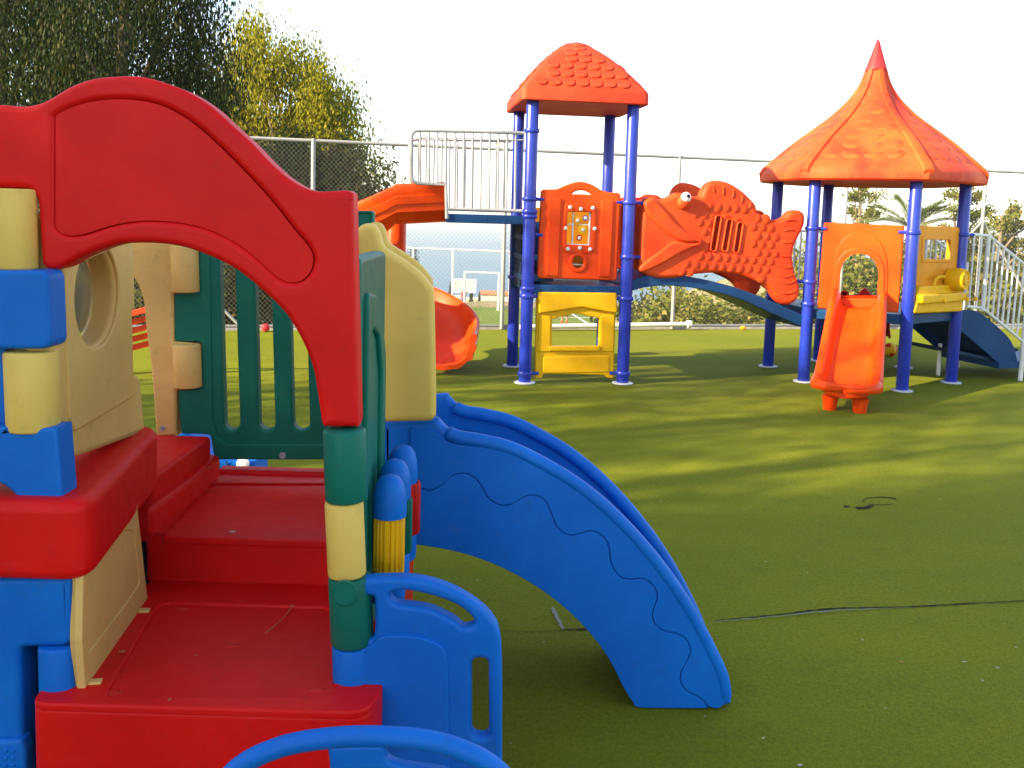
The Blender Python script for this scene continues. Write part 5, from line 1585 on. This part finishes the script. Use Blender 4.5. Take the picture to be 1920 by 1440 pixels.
rp = YP(470, 875, 4.8)
RK = thing('ride_on_toy', (rp.x - .3, 4.9, 0), 'blue plastic ride-on toy with a pale round cap behind the slatted wall', 'ride-on toy')
RKP = yplane(4.8)
rk = smooth([(476, 866, 1), (400, 864, 1), (352, 810), (337, 735), (322, 726), (306, 750), (300, 900), (298, 1000, 1), (476, 1000, 1)], 4)
panel('body', RK, BLUE, RKP, [rk], .30, .03, 5)
cpt = YP(456, 870, 4.79); g = lathe_geo([(.034, 0), (.034, .012), (.022, .02), (.0005, .021)], cpt, (0, -1, .3), 16); mk('cap', g[0], g[1], EYEW, RK)
for x in (412, 432):
    tube('groove', RK, NAVY, [YP(x - 8, 864, 4.797), YP(x + 6, 905, 4.797)], .004, 6)

op = YP(268, 640, 8.8)
OT = thing('toy_bench', (op.x, 8.8, 0), 'small orange slatted toy bench far behind the tan doorway', 'toy bench')
for k in range(5):
    rbox('slat', OT, ORANGE2, (op.x - .35, 8.8 + .05 * k, .50 - .085 * k), (.62, 0, .18), (0, .03, 0), (0, 0, .06), .006)
rbox('leg', OT, DRED, (op.x - .28, 8.82, 0), (.06, 0, 0), (0, .06, 0), (0, 0, .42), .005)
rbox('leg', OT, DRED, (op.x + .12, 8.82, 0), (.06, 0, 0), (0, .06, 0), (0, 0, .55), .005)

# blossom by the fence
fl = YP(498, 604, 12.2)
FLW = thing('red_ball', (fl.x, 12.2, 0), 'small red ball lying by the foot of the fence, seen through the slatted wall', 'ball')
V, Fc = ball_geo((fl.x, 12.2, .055), .055, seg=14, rings=9); mk('cover', V, Fc, FINIAL, FLW, 80)

# fallen leaves and bits
LEAFB = plastic('dry_leaf', (.34, .17, .05), rough=.8); LEAFP = plastic('pale_leaf', (.42, .36, .25), rough=.8)
def fallen(pts, mat, name, group, z=0.0):
    for i, (x, y, L, label) in enumerate(pts):
        p = G(x, y, z); a = (i * 2.4) % 6.28; L *= .75
        V = []; n = 6
        c, sn = math.cos(a), math.sin(a)
        for k in range(n + 1):
            t = k / n; w = L * .28 * math.sin(PI * t) + .0004; lx = (t - .5) * L; hz = .003 + .22 * L * (t - .5) ** 2 * 2
            for q in (-1, 0, 1):
                ly = q * w; V.append((p.x + lx * c - ly * sn, p.y + lx * sn + ly * c, z + hz + abs(q) * w * .35))
        Fc = [(3*k + j, 3*k + j + 1, 3*k + j + 4, 3*k + j + 3) for k in range(n) for j in (0, 1)]
        o = mk(name, V, Fc, mat, None, 60)
        tag(o, label, 'leaf', group)
PG = 'pale leaves scattered on the turf'
fallen([(1436, 1055, .020, 'pale leaf on open turf midway between slide foot and drain patch'), (1514, 1075, .014, 'tiny pale leaf on the turf a step above the seam'),
    (1617, 1201, .016, 'tiny pale leaf on the turf below the middle of the seam'), (1431, 1386, .020, 'pale leaf on the turf just below the foot of the blue slide'),
    (1808, 1243, .026, 'pale leaf at right, uppermost of a cluster of three on the turf'), (1870, 1254, .024, 'pale leaf at right, right-hand one of a cluster of three on the turf'), (1842, 1278, .020, 'pale leaf at right, lowest of a cluster of three on the turf'),
    (1322, 1345, .016, 'tiny pale leaf on the turf touching the shadow of the slide foot'), (1500, 1437, .028, 'pale leaf at the bottom edge of the picture on the turf'),
    (895, 1090, .016, 'tiny pale leaf on the turf under the arch of the blue slide'), (1020, 1205, .012, 'tiny pale leaf beside the torn seam corner under the slide'),
    (1408, 1002, .013, 'tiny pale leaf on the turf left of the drain patch stains'), (1905, 1215, .018, 'tiny pale leaf on the turf at the right edge below the seam'),
    (1560, 880, .018, 'tiny pale leaf on the turf above the drain patch to its left'), (1763, 937, .018, 'tiny pale leaf on the turf right of the drain patch'),
    (957, 1395, .012, 'tiny pale leaf on the turf right of the blue handrail panel'), (1240, 940, .014, 'tiny pale leaf on the turf right of the upper blue slide'),
    (1660, 1330, .014, 'tiny pale leaf alone on the turf right of the slide foot')], LEAFP, 'pale_leaf', PG)
BG = 'brown leaves scattered on the turf'
fallen([(1348, 1328, .040, 'brown dry leaf wedged under the foot of the blue slide'), (1690, 1243, .03, 'brown leaf on the turf left of the cluster of pale leaves'),
    (930, 1120, .02, 'small brown leaf on the shaded turf under the blue slide'), (1780, 1110, .018, 'small brown leaf on the turf above the seam at right'), (1490, 990, .016, 'small brown leaf on the turf left of the drain patch')], LEAFB, 'brown_leaf', BG)
fallen([(436, 1000, .034, 'pale dry leaf near the front edge of the upper red step')], LEAFP, 'pale_leaf', None, .607)
fallen([(229, 1225, .028, 'brown dry leaf on the red deck beside the tan infill panel'), (548, 1139, .022, 'brown dry leaf by the rear rim of the lower red deck'),
    (318, 1315, .016, 'small brown leaf near the front edge of the lower red deck'), (367, 1231, .012, 'tiny brown leaf in the middle of the lower red deck')], LEAFB, 'brown_leaf', 'leaves on the red deck', .455)
tw = tube('twig', None, LEAFB, [G(546, 1140, .458), G(530, 1160, .458), G(498, 1187, .458)], .0013, 5)
tag(tw, 'thin dry twig lying on the lower red deck', 'twig')
ol = G(1390, 617); tt_ = thing('orange_leaf', tuple(ol), 'orange leaf lying at the foot of the fence under the fish', 'leaf')
V, Fc = ball_geo((ol.x, ol.y - .1, .03), .045, .02, .03, 10, 6); mk('blade', V, Fc, AMBER, tt_)

# ------------------------------------------------------------------ haze
def haze():
    m = bpy.data.materials.new('haze'); m.use_nodes = True
    nt = m.node_tree; nt.nodes.clear()
    o = nt.nodes.new('ShaderNodeOutputMaterial'); v = nt.nodes.new('ShaderNodeVolumePrincipled')
    v.inputs['Color'].default_value = (.92, .95, 1, 1); v.inputs['Density'].default_value = .0003; v.inputs['Anisotropy'].default_value = .1
    nt.links.new(v.outputs[0], o.inputs['Volume'])
    V, Fc = box_geo((-15000, -900, -61.5), (30000, 0, 0), (0, 15500, 0), (0, 0, 74.5))
    ob = mk('haze', V, Fc, m); ob['kind'] = 'stuff'
    return ob
haze()
